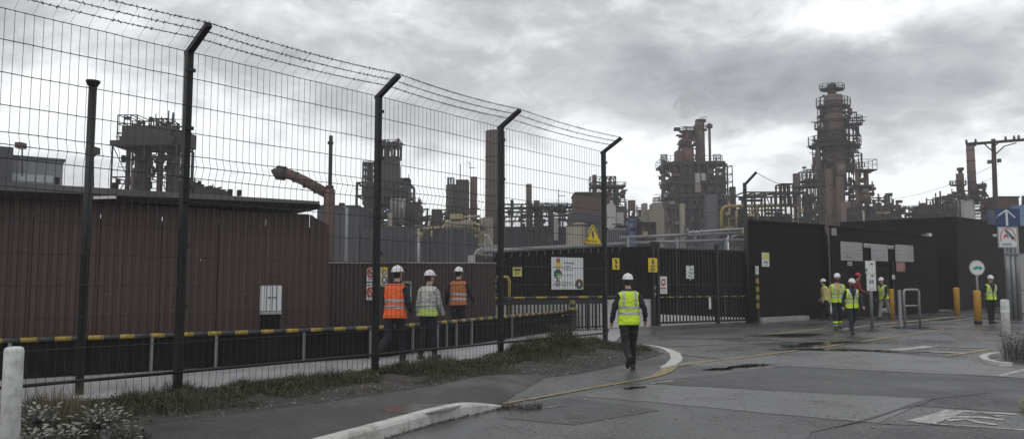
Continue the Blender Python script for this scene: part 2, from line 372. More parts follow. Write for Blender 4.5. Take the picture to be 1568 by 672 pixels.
class MB:
    def __init__(s): s.v = []; s.f = []; s.m = []; s.sm = []
    def face(s, idx, m=0, sm=False): s.f.append(idx); s.m.append(m); s.sm.append(sm)
    def box(s, c, size, rz=0.0, m=0, rot=None):
        c = Vector(c); hx, hy, hz = size[0] / 2, size[1] / 2, size[2] / 2
        q = rot if rot is not None else Matrix.Rotation(rz, 3, 'Z')
        b = len(s.v)
        for z in (-hz, hz):
            for x, y in ((-hx, -hy), (hx, -hy), (hx, hy), (-hx, hy)):
                s.v.append(c + q @ Vector((x, y, z)))
        for f in ((3, 2, 1, 0), (4, 5, 6, 7), (0, 1, 5, 4), (1, 2, 6, 5), (2, 3, 7, 6), (3, 0, 4, 7)):
            s.face([b + i for i in f], m)
        return s
    def beam(s, p, q, wd, h=None, m=0):
        p = Vector(p); q = Vector(q); h = h or wd
        a = q - p; ln = a.length
        if ln < 1e-6: return s
        a, u, v = frame_of(a)
        rot = Matrix((a, u, v)).transposed()
        return s.box((p + q) / 2, (ln, wd, h), m=m, rot=rot)
    def tube(s, pts, r, n=8, caps=True, m=0, smooth=True):
        pts = [Vector(p) for p in pts]
        rs = r if isinstance(r, (list, tuple)) else [r] * len(pts)
        rings = []
        u = None
        for i, p in enumerate(pts):
            if i == 0: t = pts[1] - pts[0]
            elif i == len(pts) - 1: t = pts[-1] - pts[-2]
            else: t = (pts[i + 1] - p).normalized() + (p - pts[i - 1]).normalized()
            if t.length < 1e-8: t = Vector((0, 0, 1))
            t.normalize()
            if u is None: _, u, _ = frame_of(t)
            u = (u - t * u.dot(t))
            if u.length < 1e-6: _, u, _ = frame_of(t)
            u.normalize(); v = t.cross(u)
            b = len(s.v)
            for k in range(n):
                a = 2 * math.pi * k / n
                s.v.append(p + (u * math.cos(a) + v * math.sin(a)) * rs[i])
            rings.append(b)
        for i in range(len(rings) - 1):
            a, b = rings[i], rings[i + 1]
            for k in range(n):
                s.face([a + k, a + (k + 1) % n, b + (k + 1) % n, b + k], m, smooth)
        if caps:
            s.face([rings[0] + k for k in range(n)][::-1], m)
            s.face([rings[-1] + k for k in range(n)], m)
        return s
    def lathe(s, c, prof, n=16, m=0, sx=1, sy=1, smooth=True):
        c = Vector(c); rings = []
        for (r, z) in prof:
            b = len(s.v)
            for k in range(n):
                a = 2 * math.pi * k / n
                s.v.append(c + Vector((math.cos(a) * r * sx, math.sin(a) * r * sy, z)))
            rings.append(b)
        for i in range(len(rings) - 1):
            a, b = rings[i], rings[i + 1]
            for k in range(n): s.face([a + k, a + (k + 1) % n, b + (k + 1) % n, b + k], m, smooth)
        s.face([rings[0] + k for k in range(n)][::-1], m); s.face([rings[-1] + k for k in range(n)], m)
        return s
    def prism(s, poly, z0, z1, m=0):
        b = len(s.v); n = len(poly)
        for z in (z0, z1):
            for p in poly: s.v.append(Vector((p[0], p[1], z)))
        s.face([b + k for k in range(n)][::-1], m); s.face([b + n + k for k in range(n)], m)
        for k in range(n): s.face([b + k, b + (k + 1) % n, b + n + (k + 1) % n, b + n + k], m)
        return s
    def sheet(s, pts, m=0):
        b = len(s.v); s.v += [Vector(p) for p in pts]; s.face([b + k for k in range(len(pts))], m); return s
    def build(s, name, mats, parent=None, kind=None):
        off = wloc(parent) if parent is not None else Vector((0, 0, 0))
        me = bpy.data.meshes.new(name)
        me.from_pydata([tuple(v - off) for v in s.v], [], s.f)
        if not isinstance(mats, (list, tuple)): mats = [mats]
        for x in mats: me.materials.append(M[x] if isinstance(x, str) else x)
        me.polygons.foreach_set('material_index', s.m); me.polygons.foreach_set('use_smooth', s.sm)
        me.update()
        o = link(name, me, parent)
        if kind: o['kind'] = kind
        return o
def np_mesh(name, verts, faces, mats, parent=None, kind=None, smooth=False):
    me = bpy.data.meshes.new(name)
    verts = np.asarray(verts, np.float32); faces = np.asarray(faces, np.int32)
    nf, k = faces.shape
    me.vertices.add(len(verts)); me.vertices.foreach_set('co', verts.ravel())
    me.loops.add(nf * k); me.loops.foreach_set('vertex_index', faces.ravel())
    me.polygons.add(nf); me.polygons.foreach_set('loop_start', np.arange(0, nf * k, k, dtype=np.int32))
    try: me.polygons.foreach_set('loop_total', np.full(nf, k, np.int32))
    except Exception: pass
    for x in (mats if isinstance(mats, (list, tuple)) else [mats]): me.materials.append(M[x])
    if smooth: me.polygons.foreach_set('use_smooth', np.ones(nf, bool))
    me.update(calc_edges=True)
    o = link(name, me, parent)
    if kind: o['kind'] = kind
    return o
_txt = {}
def lettering(body, size, matname, parent, x, y, z, name='lettering', align='LEFT', wide=1.0):
    """flat raised letters in the local XZ plane of a sign that faces -Y"""
    key = (body, align)
    if key not in _txt:
        cu = bpy.data.curves.new('lettering', 'FONT'); cu.body = body; cu.size = 1.0; cu.align_x = align; cu.extrude = .002; cu.resolution_u = 2
        ob = bpy.data.objects.new('lettering', cu); COL.objects.link(ob)
        dg = bpy.context.evaluated_depsgraph_get(); dg.update()
        me = bpy.data.meshes.new_from_object(ob.evaluated_get(dg))
        bpy.data.objects.remove(ob); bpy.data.curves.remove(cu)
        a = np.empty(len(me.vertices) * 3, np.float32); me.vertices.foreach_get('co', a)
        _txt[key] = (a.reshape(-1, 3), [list(p.vertices) for p in me.polygons])
    a, fs = _txt[key]
    b = MB()
    for q in a: b.v.append(Vector((x + q[0] * size * wide, y - q[2], z + q[1] * size)))
    for f in fs: b.face(f)
    off = wloc(parent)
    b.v = [v + off for v in b.v]
    return b.build(name, matname, parent)

# ------------------------------------------------------------------ the ground
def ground_sheet(name, pts, z, matname, kind='structure'):
    pts = [Vector((p[0], p[1], z)) for p in pts]
    a = sum(pts[i].x * pts[(i + 1) % len(pts)].y - pts[(i + 1) % len(pts)].x * pts[i].y for i in range(len(pts)))
    if a < 0: pts.reverse()
    b = MB(); b.sheet(pts); return b.build(name, matname, None, kind)
ground_sheet('ground', [(-900, -60), (900, -60), (900, 1500), (-900, 1500)], 0.0, 'asphalt')
FDIR = Vector((.6396, .7687, 0)); FNRM = Vector((.7687, -.6396, 0))     # along the fence; towards the road
# ------------------------------------------------------------------ security fence
ZT = 4.76
tops = [G(290, 80, ZT), G(580, 148, ZT), G(767, 195, ZT), G(924, 233, ZT)]
posts = [Vector((p.x, p.y, 0)) for p in tops]
posts.insert(0, posts[0] * 2 - posts[1])
posts.insert(0, posts[0] * 2 - posts[1])
fence = thing('security_fence', 'tall dark welded mesh security fence with cranked posts and barbed wire along the verge', 'fence', posts[1])
ARM = FNRM * .50 + Vector((0, 0, .28))
for p in posts[1:]:
    b = MB(); top = p + Vector((0, 0, ZT))
    rz = math.atan2(FDIR.y, FDIR.x)
    b.box(p + Vector((0, 0, ZT / 2)), (.088, .088, ZT), rz)
    o = b.build('post', 'fence_steel', fence)
    b = MB(); b.beam(top - ARM * .12, top + ARM, .085, .065); b.build('cranked_arm', 'fence_steel', o)
    b = MB()
    for z in (.5, 1.3, 2.1, 2.9, 3.7, 4.5): b.box(p + Vector((0, 0, z)) + FNRM * .06, (.13, .02, .05), rz)
    b.build('clamp', 'fence_steel', o, 'stuff')
HZ = [.12, .83, 1.20, 1.575, 1.95, 2.33, 2.70, 3.02, 3.17, 3.32, 3.63, 4.0, 4.38, 4.74]
for i in range(len(posts) - 1):
    a, c = posts[i], posts[i + 1]; t = (c - a); ln = t.length; t = t / ln
    b = MB(); nw = int(ln / .1)
    for k in range(nw + 1):
        q = a + t * (ln * k / nw) + FNRM * .06
        zz = [(.08, 0), (3.02, 0), (3.17, .055), (3.32, 0), (ZT - .01, 0)]
        b.tube([q + Vector((0, 0, z)) + FNRM * d for z, d in zz], .0036, 3, False, smooth=False)
        if k % 2 == 0:
            q2 = q - FNRM * .06 + Vector((0, 0, ZT))
            b.tube([q2, q2 + ARM * .97], .0017, 3, False, smooth=False)
    for z in HZ:
        d = .055 if abs(z - 3.17) < .01 else 0
        q = Vector((0, 0, z)) + FNRM * (.068 + d)
        n = 12
        b.tube([a + t * (ln * j / n) + q + Vector((0, 0, rnd.uniform(-.004, .004))) for j in range(n + 1)], .0053, 4, False, smooth=False)
        for k in range(0, nw + 1):      # weld knots
            b.box(a + t * (ln * k / nw) + q, (.011, .011, .011))
    b.build('mesh_panel', 'wire_steel', fence, 'stuff')
    b = MB(); b.tube([a + Vector((0, 0, .44)) + FNRM * .07, c + Vector((0, 0, .44)) + FNRM * .07], .021, 8); b.build('bottom_rail', 'fence_steel', fence)
for s in (1.0, .73, .46):
    b = MB(); pts = []
    for i in range(len(posts) - 1):
        for j in range(14):
            f = j / 14; sag = -.05 * (1 - (2 * f - 1) ** 2)
            pts.append(posts[i].lerp(posts[i + 1], f) + Vector((0, 0, ZT + .02 + sag)) + ARM * s)
    pts.append(posts[-1] + Vector((0, 0, ZT + .02)) + ARM * s)
    b.tube(pts, .0055, 4, False, smooth=False)
    for i in range(len(pts) - 1):
        seg = pts[i + 1] - pts[i]
        for j in range(3):
            q = pts[i] + seg * (j / 3 + rnd.uniform(0, .08))
            for _ in range(2):
                v = Vector((rnd.uniform(-1, 1), rnd.uniform(-1, 1), rnd.uniform(-1, 1))).normalized() * .026
                b.beam(q - v, q + v, .007)
    b.build('barbed_wire', 'wire_steel', fence)

# black pole with a flat cap just inside the fence
q = G(121, 604); pole_top = P(139, 124, q.y)
t = thing('black_pole', 'plain black pole with a flared flat cap just inside the fence at the left', 'pole', (q.x, q.y, 0))
h = pole_top.z
MB().tube([q, q + Vector((0, 0, h - .04))], .058, 14).build('shaft', 'pole_black', t)
MB().lathe(q, [(.055, h - .10), (.09, h - .04), (.10, h - .02), (.10, h)], 16).build('cap', 'pole_black', t)

# ------------------------------------------------------------------ verge bank
toe_px = [(377, 655), (515, 635), (660, 610), (720, 595), (810, 583), (894, 572), (952, 560), (1000, 548)]
toe = [G(x, y) for x, y in toe_px]
toe = [toe[0] - FDIR * 6.5 - FNRM * .3, toe[0] - FDIR * 3 - FNRM * .1] + toe
tip = G(1020, 541)
def lerp_poly(poly, f):
    ls = [(poly[i + 1] - poly[i]).length for i in range(len(poly) - 1)]; T = sum(ls) * f
    for i, l_ in enumerate(ls):
        if T <= l_ or i == len(ls) - 1: return poly[i].lerp(poly[i + 1], min(1, T / l_))
        T -= l_
def fence_proj(p):                  # foot of the perpendicular on the fence line
    a = posts[1]; return a + FDIR * (p - a).dot(FDIR)
NS, NC = 260, 30
def bank_point(f, g, jitter=True):
    tpt = lerp_poly(toe + [tip], f)
    fp = fence_proj(tpt) - FNRM * .22
    end = max(0.0, (f - .86) / .14)
    fp = fp.lerp(tpt, .55 * end ** 2)
    p = fp.lerp(tpt, g)
    prof = (.55 + .45 * min(1, g / .18)) if g < .18 else (1 - ((g - .18) / .82) ** 1.25)
    hgt = .13 + .27 * max(0, 1 - abs(f - .86) / .15) + .05 * max(0, .3 - f) / .3
    hgt *= (1 - end ** 2.2 * .8)
    z = hgt * prof
    if g > .97: z = hgt * prof - .01
    nse = mnoise.noise(Vector((p.x * 1.1, p.y * 1.1, 0))) * .06 + mnoise.noise(Vector((p.x * 4, p.y * 4, 3))) * .035 + mnoise.noise(Vector((p.x * 11, p.y * 11, 7))) * .016
    z += nse * min(1, (1 - g) * 5)
    return Vector((p.x, p.y, z))
vv = []; ff = []
for i in range(NS + 1):
    for j in range(NC + 1):
        p = bank_point(i / NS, j / NC)
        if j == NC: p.z = -.02
        if j == 0: p.z = -.02
        vv.append(tuple(p))
for i in range(NS):
    for j in range(NC):
        a = i * (NC + 1) + j; ff.append((a, a + 1, a + NC + 2, a + NC + 1))
o = np_mesh('verge_bank', vv, ff, 'soil', None, 'structure', True)

HV = lambda q: 1
def blades(name, n, sampler, hmin, hmax, wid, matname, kind='stuff', parent=None, lean=.5, segs=2):
    V = []; Fc = []
    off = wloc(parent) if parent is not None else Vector((0, 0, 0))
    for _ in range(n):
        q = sampler()
        if q is None: continue
        h = rnd.uniform(hmin, hmax) * HV(q); a = rnd.uniform(0, 6.283); le = rnd.uniform(.1, lean) * h
        dx, dy = math.cos(a), math.sin(a); wx, wy = -dy * wid, dx * wid
        b = len(V); q = q - off
        V += [(q.x - wx, q.y - wy, q.z - .01), (q.x + wx, q.y + wy, q.z - .01),
              (q.x + dx * le * .35 + wx * .8, q.y + dy * le * .35 + wy * .8, q.z + h * .6), (q.x + dx * le * .35 - wx * .8, q.y + dy * le * .35 - wy * .8, q.z + h * .6),
              (q.x + dx * le + wx * .1, q.y + dy * le + wy * .1, q.z + h), (q.x + dx * le - wx * .1, q.y + dy * le - wy * .1, q.z + h)]
        Fc += [(b, b + 1, b + 2, b + 3), (b + 3, b + 2, b + 4, b + 5)]
    return np_mesh(name, V, Fc, matname, parent, kind)
def grass_s():
    for _ in range(20):
        f = rnd.random(); g = abs(rnd.gauss(.16, .26))
        if g > .95: continue
        p = bank_point(f, g)
        cl_ = mnoise.noise(Vector((p.x * 1.3, p.y * 1.3, 11))) + mnoise.noise(Vector((p.x * 3.7, p.y * 3.7, 5))) * .5
        gl = .30 if f < .6 else .52
        lim = -.2 if g < gl else -.2 + (g - gl) * 2.2
        if .70 < f < .77 and .3 < g: lim += .3
        if cl_ + .38 > lim: return p
    return None
HV = lambda q: .75 + max(0, mnoise.noise(q * 1.7) + .6 * mnoise.noise(q * 5.1)) * 1.9
blades('grass', 52000, grass_s, .03, .12, .0042, 'grass_blade', lean=1.2)
blades('grass', 7000, grass_s, .05, .22, .0026, 'dry_blade', lean=1.0)
HV = lambda q: 1
def ivy_s():
    p = grass_s()
    return p + Vector((0, 0, rnd.uniform(0, .07) * (1 + mnoise.noise(p * 2.5))))  if p is not None else None
def leaf_scatter(name, n, sampler, smin, smax, matname, parent=None, kind='stuff'):
    V = []; Fc = []; off = wloc(parent) if parent is not None else Vector((0, 0, 0))
    for _ in range(n):
        q = sampler()
        if q is None: continue
        q = q - off; s = rnd.uniform(smin, smax); a = rnd.uniform(0, 6.283); e_ = rnd.uniform(-.3, 1.0)
        d = Vector((math.cos(a) * math.cos(e_), math.sin(a) * math.cos(e_), math.sin(e_))); sd_ = d.cross(Vector((0, 0, 1))).normalized()
        b = len(V)
        V += [tuple(q), tuple(q + d * s * .5 + sd_ * s * .32), tuple(q + d * s), tuple(q + d * s * .5 - sd_ * s * .32)]
        Fc.append((b, b + 1, b + 2, b + 3))
    return np_mesh(name, V, Fc, matname, parent, kind)
leaf_scatter('ground_cover', 52000, ivy_s, .015, .045, 'grass_blade')
def debris_s():
    f = rnd.random(); return bank_point(f, rnd.uniform(.45, 1.02)) + Vector((0, 0, .004))
V_ = MB()
for _ in range(1300):
    p = debris_s(); s = rnd.uniform(.005, .024) * (1.6 if rnd.random() < .06 else 1)
    V_.box(p, (s, s * rnd.uniform(.6, 1.3), s * .6), rnd.uniform(0, 3))
V_.build('gravel', 'concrete_wall', None, 'stuff')

# ------------------------------------------------------------------ footpath, kerb
kb = [G(584, 672), G(672, 646), G(770, 624)]
kd = (kb[1] - kb[0]).normalized()
kb = [kb[0] - kd * 4.5, kb[0] - kd * 2.2] + kb
def kerb_h(f): return .15 * (1 - max(0, (f - .88) / .12) ** 1.6 * .80)
kn = Vector((-kd.y, kd.x, 0))       # away from the road
NK = 60; vv = []; ff = []
kx = [lerp_poly(kb, i / NK) for i in range(NK + 1)]
yl_end = G(1030, 560)
for i in range(NK + 1):             # the footpath, ramping down to the road past the kerb's end
    f = i / NK; a = kx[i] + kn * .13; tq = lerp_poly(toe + [tip], min(1, .02 + f * .66))
    for j in range(7):
        p = a.lerp(tq + (tq - a) * .12, j / 6); vv.append((p.x, p.y, kerb_h(f) - .012 - .0 * j if i < NK else .006))
for i in range(NK):
    for j in range(6):
        a = i * 7 + j; ff.append((a, a + 7, a + 8, a + 1))
np_mesh('footpath', vv, ff, 'footpath', None, 'structure')
kerb = bpy.data.objects.new('kerb', None); COL.objects.link(kerb); kerb['kind'] = 'structure'; kerb.location = kx[0]
nst = 11
for s in range(nst):
    b = MB(); sub = 6; rows = []
    for k in range(sub + 1):
        f = (s + (k / sub) * .985) / nst; p = lerp_poly(kb, f); h = kerb_h(f)
        pr = [(0, -.05), (.0, h * .72), (.018, h * .93), (.035, h), (.14, h), (.14, -.05)]
        base = len(b.v)
        for (o_, z) in pr: b.v.append(p + kn * o_ + Vector((0, 0, z + mnoise.noise(Vector((p.x * 6, p.y * 6, z * 20))) * .002)))
        rows.append(base)
    for k in range(sub):
        for m_ in range(5): b.face([rows[k] + m_, rows[k + 1] + m_, rows[k + 1] + m_ + 1, rows[k] + m_ + 1])
    b.face([rows[0] + m_ for m_ in range(6)]); b.face([rows[-1] + m_ for m_ in range(6)][::-1])
    b.build('kerbstone', 'kerb_white', kerb)
# moss and litter at the foot of the kerb
def litter_s():
    f = rnd.random(); p = lerp_poly(kb, .55 + .47 * f); return p - kn * abs(rnd.gauss(0, .04)) + Vector((0, 0, .006))
leaf_scatter('leaf_litter', 700, litter_s, .008, .03, 'weed_leaf')
leaf_scatter('leaf_litter', 90, litter_s, .008, .022, 'lime_leaf')
def moss_s():
    p = G(rnd.uniform(762, 830), rnd.gauss(625, 3)); return p + Vector((0, 0, .01))
def bits_s():
    f = rnd.random(); return bank_point(f, rnd.uniform(.3, 1.05)) + Vector((0, 0, .006))
leaf_scatter('leaf_litter', 900, bits_s, .01, .035, 'dry_blade')
leaf_scatter('moss', 900, moss_s, .01, .04, 'weed_leaf')

# ------------------------------------------------------------------ walkway and yard of pale concrete
A0, B0, C0 = G(0, 583), G(596, 546), G(884, 503)
B0 = B0 + Vector((0, -.25, 0))
bdir = (B0 - A0).normalized(); A1 = A0 - bdir * 5
fl = [fence_proj(p) - FNRM * .2 for p in (posts[0] - FDIR * 2, posts[-1] + FDIR * .3)]
ground_sheet('walkway', [A1 + Vector((-.4, .3, 0)), A0 + Vector((-.2, .5, 0)), B0 + Vector((0, .6, 0)), G(760, 513), G(960, 503), fl[1], fl[0]], .006, 'concrete')
ground_sheet('yard', [(-70, 34), (-30, 22), (-4.5, 20.6), (-.8, 24.6), (6, 30), (14, 36.5), (30, 50), (40, 110), (-60, 110)], .005, 'concrete')

# ------------------------------------------------------------------ low striped barrier
bar = thing('crash_barrier', 'low black flood barrier topped with a yellow and black striped tube beside the walkway', 'barrier', A0)
BL = [A1, A0, B0, C0]; HB = .66
seglen = [(BL[i + 1] - BL[i]).length for i in range(3)]
def BP(s):
    for i in range(3):
        if s <= seglen[i] or i == 2: return BL[i].lerp(BL[i + 1], s / seglen[i]), (BL[i + 1] - BL[i]).normalized()
        s -= seglen[i]
tot = sum(seglen); step = .25; n = int(tot / step)
for k in range(n):
    p, d = BP(k * step); q, _ = BP((k + 1) * step)
    dz = Vector((0, 0, HB)); dn = Vector((d.y, -d.x, 0)) * .03
    MB().tube([p + dz + dn, q + dz + dn], .042, 10).build('yellow_band' if k % 2 else 'black_band', 'yellow_paint' if k % 2 else 'charcoal_band', bar)
for i in range(3):
    b = MB(); a, c = BL[i], BL[i + 1]; d = (c - a).normalized(); n_ = Vector((-d.y, d.x, 0))
    b.box((a + c) / 2 + n_ * .05 + Vector((0, 0, .32)), ((c - a).length, .05, .60), math.atan2(d.y, d.x))
    nb_ = int((c - a).length / .3)
    for k in range(nb_): b.box(a.lerp(c, (k + .5) / nb_) + n_ * .015 + Vector((0, 0, .31)), (.05, .03, .54), math.atan2(d.y, d.x))
    b.build('panel', 'black_panel', bar)
for x in (333, 466, 567, 630, 668, 682, 697, 720, 782, 20, 130, 235):
    for i in range(3):
        a, c = BL[i], BL[i + 1]; p = on_wall(x, 434, a, c)
        if (p.x - a.x) / (c.x - a.x) >= 0 and (p.x - a.x) / (c.x - a.x) <= 1:
            d = (c - a).normalized(); n_ = Vector((d.y, -d.x, 0)) * .05
            MB().box(Vector((p.x, p.y, .31)) + n_, (.05, .04, .62), math.atan2(d.y, d.x)).build('upright', 'grey_post', bar); break
for k in range(24, int(tot / .9) - 8):
    pass

# ------------------------------------------------------------------ corrugated cladding
def corrugated(parent, A, B, z0, z1a, z1b, matname, pitch=.12, depth=.03, sheet_w=1.0, name='wall_sheet', zb0=None):
    """profiled sheets between two plan points; each sheet a part of its own"""
    A = Vector((A[0], A[1], 0)); B = Vector((B[0], B[1], 0)); d = (B - A); ln = d.length; d /= ln; n_ = Vector((d.y, -d.x, 0))
    ns = max(1, round(ln / sheet_w)); made = []
    zb0 = z0 if zb0 is None else zb0
    for s in range(ns):
        x0, x1 = ln * s / ns + .004, ln * (s + 1) / ns - .004
        nr = max(1, round((x1 - x0) / pitch)); pw = (x1 - x0) / nr; prof = []
        for r_ in range(nr):
            o_ = x0 + r_ * pw
            prof += [(o_, 0), (o_ + pw * .12, depth), (o_ + pw * .58, depth), (o_ + pw * .70, 0)]
        prof.append((x1, 0))
        b = MB(); jit = rnd.uniform(-.003, .003)
        for (x, o_) in prof:
            p = A + d * x + n_ * (o_ + jit); f = x / ln
            b.v.append(p + Vector((0, 0, z0 + (zb0 - z0) * f))); b.v.append(p + Vector((0, 0, z1a + (z1b - z1a) * f)))
        for k in range(len(prof) - 1): b.face([2 * k, 2 * k + 2, 2 * k + 3, 2 * k + 1])
        made.append(b.build(name, matname, parent))
    return made
def wall_core(parent, A, B, z0, z1, th, matname, name='wall_core', gap=.012, z1b=None, back=None):
    A = Vector((A[0], A[1], 0)); B = Vector((B[0], B[1], 0)); d = (B - A).normalized(); n_ = Vector((-d.y, d.x, 0))
    b = MB(); bk = n_ if back is None else back
    q = [A + n_ * gap, B + n_ * gap, B + n_ * gap + bk * th, A + n_ * gap + bk * th]
    z1b = z1 if z1b is None else z1b
    for z in (0, 1):
        for i, p in enumerate(q):
            zz = z0 if z == 0 else (z1 if i in (0, 3) else z1b)
            b.v.append(Vector((p.x, p.y, zz)))
    for f in ((3, 2, 1, 0), (4, 5, 6, 7), (0, 1, 5, 4), (1, 2, 6, 5), (2, 3, 7, 6), (3, 0, 4, 7)): b.face(list(f))
    return b.build(name, matname, parent)

# brown shed on the left, behind the barrier
SH0 = A0 + Vector((-.12, .36, 0)); sdirn = Vector((.809, .588, 0))
sh_end = on_wall(503, 434, SH0, SH0 + sdirn); sh_end.z = 0
sh_mid = on_wall(332, 434, SH0, SH0 + sdirn); sh_mid.z = 0
sh_a = SH0 - sdirn * 6
shed = thing('brown_shed', 'long brown corrugated metal shed under a flat dark roof slab', 'shed', SH0)
zA = on_wall(0, 301, SH0, SH0 + sdirn).z; zM = on_wall(331, 320, SH0, SH0 + sdirn).z
corrugated(shed, sh_a, sh_mid, .62, zA, zM, 'brown_sheet', .155, .025, 1.0)
zM2 = on_wall(333, 322, SH0, SH0 + sdirn).z; zE = on_wall(470, 328, SH0, SH0 + sdirn).z; zF = on_wall(503, 346, SH0, SH0 + sdirn).z
sh_47 = on_wall(472, 434, SH0, SH0 + sdirn); sh_47.z = 0
corrugated(shed, sh_mid + sdirn * .01, sh_47, .62, zM2, zE, 'brown_sheet', .155, .025, 1.0)
corrugated(shed, sh_47, sh_end, .62, zE, zF, 'brown_sheet', .155, .025, 1.0)
wall_core(shed, sh_a, sh_end, 0, zF - .05, 3.0, 'roof_edge')
MB().beam(sh_a + Vector((0, 0, .31)) - Vector((.588, -.809, 0)) * .0, sh_end + Vector((0, 0, .31)), .02, .60).build('plinth', 'black_panel', shed)
sn = Vector((sdirn.y, -sdirn.x, 0))
e2 = on_wall(487, 434, SH0, SH0 + sdirn, .25); e2.z = 0
ztop = [on_wall(0, 278, SH0, SH0 + sdirn, .25).z, on_wall(486, 308, SH0, SH0 + sdirn, .25).z]
zbot = [on_wall(0, 301, SH0, SH0 + sdirn, .25).z, on_wall(486, 320, SH0, SH0 + sdirn, .25).z]
s0 = on_wall(0, 434, SH0, SH0 + sdirn, .25); s0.z = 0
tf = -6.0 / (e2 - s0).length
def lin(v, f): return v[0] + (v[1] - v[0]) * f
sl = s0 + sdirn * -6
b = MB()
for (p, f) in ((sl, tf), (e2, 1.0)):
    for dd in (0, -3.2):
        b.v.append(p + sn * dd + Vector((0, 0, lin(zbot, f)))); b.v.append(p + sn * dd + Vector((0, 0, lin(ztop, f))))
for f in ((0, 4, 5, 1), (2, 3, 7, 6), (1, 5, 7, 3), (0, 2, 6, 4), (0, 1, 3, 2), (4, 6, 7, 5)): b.face(list(f))
rs = b.build('roof_slab', 'roof_slab', shed)
b = MB(); b.beam(sl + sn * .012 + Vector((0, 0, lin(zbot, tf) + .05)), e2 + sn * .012 + Vector((0, 0, lin(zbot, 1) + .05)), .02, .11)
b.build('drip_edge', 'roof_edge', rs)
for x, y0, y1, wd in ((87, 272, 282, 6), (176, 280, 292, 8), (352, 290, 300, 6), (366, 291, 300, 5)):
    p = on_wall(x, y1, SH0, SH0 + sdirn, -.6); hh = p.z - 0
    zt_ = on_wall(x, y0, SH0, SH0 + sdirn, -.6).z
    MB().box((p.x, p.y, (zt_ + p.z) / 2), (wd * .013, .12, max(.05, zt_ - p.z)), R(36)).build('roof_vent', 'steel_dark', shed)
# lamp strip below the slab
p0 = on_wall(143, 303, SH0, SH0 + sdirn, .30); p1 = on_wall(178, 302, SH0, SH0 + sdirn, .30)
t = thing('strip_light', 'pale strip light fixed under the shed roof edge', 'light', p0)
MB().beam(p0, p1, .07, .05).build('diffuser', 'white_sign', t)
MB().beam(p0 + Vector((0, 0, .04)), p1 + Vector((0, 0, .04)), .05, .03).build('housing', 'steel_mid', t)
for _ in range(14):     # chips and scrapes in the paint
    x_, y_ = rnd.uniform(20, 495), rnd.uniform(330, 490); p = on_wall(x_, y_, SH0, SH0 + sdirn, .026); hh = rnd.choice((.015, .02, .03, .05))
    MB().box(p, (rnd.uniform(.008, .02), .004, hh * rnd.uniform(.6, 1.3)), math.atan2(sdirn.y, sdirn.x)).build('paint_chip', 'grey_sign', shed)
# white cabinet hung on the shed on a dark stand
a = on_wall(400, 436, SH0, SH0 + sdirn, .09); c = on_wall(429, 477, SH0, SH0 + sdirn, .09)
wd = (Vector((c.x, c.y, 0)) - Vector((a.x, a.y, 0))).length; hz = a.z - c.z; mid = (a + c) / 2
rzw = math.atan2(sdirn.y, sdirn.x)
t = thing('wall_cabinet', 'white electrical cabinet fixed to the brown shed on a dark stand', 'cabinet', (mid.x, mid.y, 0))
MB().box(mid, (wd, .12, hz), rzw).build('box', 'white_sign', t)
b = MB()
for k in (-.27, .02, .25): b.box(mid + sdirn * k * wd + sn * .062, (.012, .012, hz * .96), rzw)
b.build('door_seam', 'sign_ink', t)
for k in (-.12, .13): MB().box(mid + sdirn * k * wd + sn * .068 + Vector((0, 0, .02)), (.07, .012, .02), rzw).build('handle', 'sign_ink', t)
MB().box(mid + sn * .02 + Vector((0, 0, -hz / 2 - .025)), (wd * 1.02, .15, .04), rzw).build('base_tray', 'grey_sign', t)
MB().box((mid.x, mid.y, (mid.z - hz / 2 - .05) / 2), (wd * .78, .10, mid.z - hz / 2 - .05), rzw).build('stand', 'black_panel', t)
MB().tube([mid + Vector((0, 0, hz / 2)), mid + Vector((0, 0, hz / 2 + .16)), mid + sdirn * .1 + Vector((0, 0, hz / 2 + .2)), mid + sdirn * .18 + Vector((0, 0, hz / 2 + .2))], .018, 8).build('conduit', 'steel_mid', t)

# low brown wall beyond the shed
LW0 = XD(486, 19.4); LW1 = XD(759, 24.6)
lw = thing('low_brown_wall', 'low brown corrugated wall running from the shed to the dark sheeted wall', 'wall', LW0)
za = on_wall(505, 403, LW0, LW1).z; zb = on_wall(757, 403, LW0, LW1).z
corrugated(lw, LW0, LW1, .02, za, zb, 'low_brown_sheet', .14, .03, 1.1)
wall_core(lw, LW0, LW1, 0, za - .02, .1, 'black_sheet', z1b=zb - .02)
MB().beam(LW0 + Vector((0, 0, za + .01)), LW1 + Vector((0, 0, zb + .01)), .10, .035).build('capping', 'concrete_wall', lw)

# ------------------------------------------------------------------ dark sheeted wall with pale footing
GL = G(1000, 498.5); GR = G(1146, 493)
WD = (GR - GL).normalized(); WN = Vector((WD.y, -WD.x, 0)); RZW = math.atan2(WD.y, WD.x)
WL0 = on_wall(757, 434, GL, GR); WL0.z = 0
WL1 = on_wall(996, 434, GL, GR); WL1.z = 0
dw = thing('dark_sheeted_wall', 'dark brown corrugated wall on a pale concrete footing left of the gate', 'wall', WL0)
zl = on_wall(760, 382, GL, GR).z; zr = on_wall(990, 377, GL, GR).z
FZ = 1.02
corrugated(dw, WL0, WL1, FZ, zl, zr, 'black_sheet', .16, .03, 1.15)
wall_core(dw, WL0, WL1, FZ, zl - .02, .1, 'black_sheet', z1b=zr - .02)
wall_core(dw, WL0, WL1, 0, FZ - .004, .22, 'pale_render', 'footing', gap=-.02)
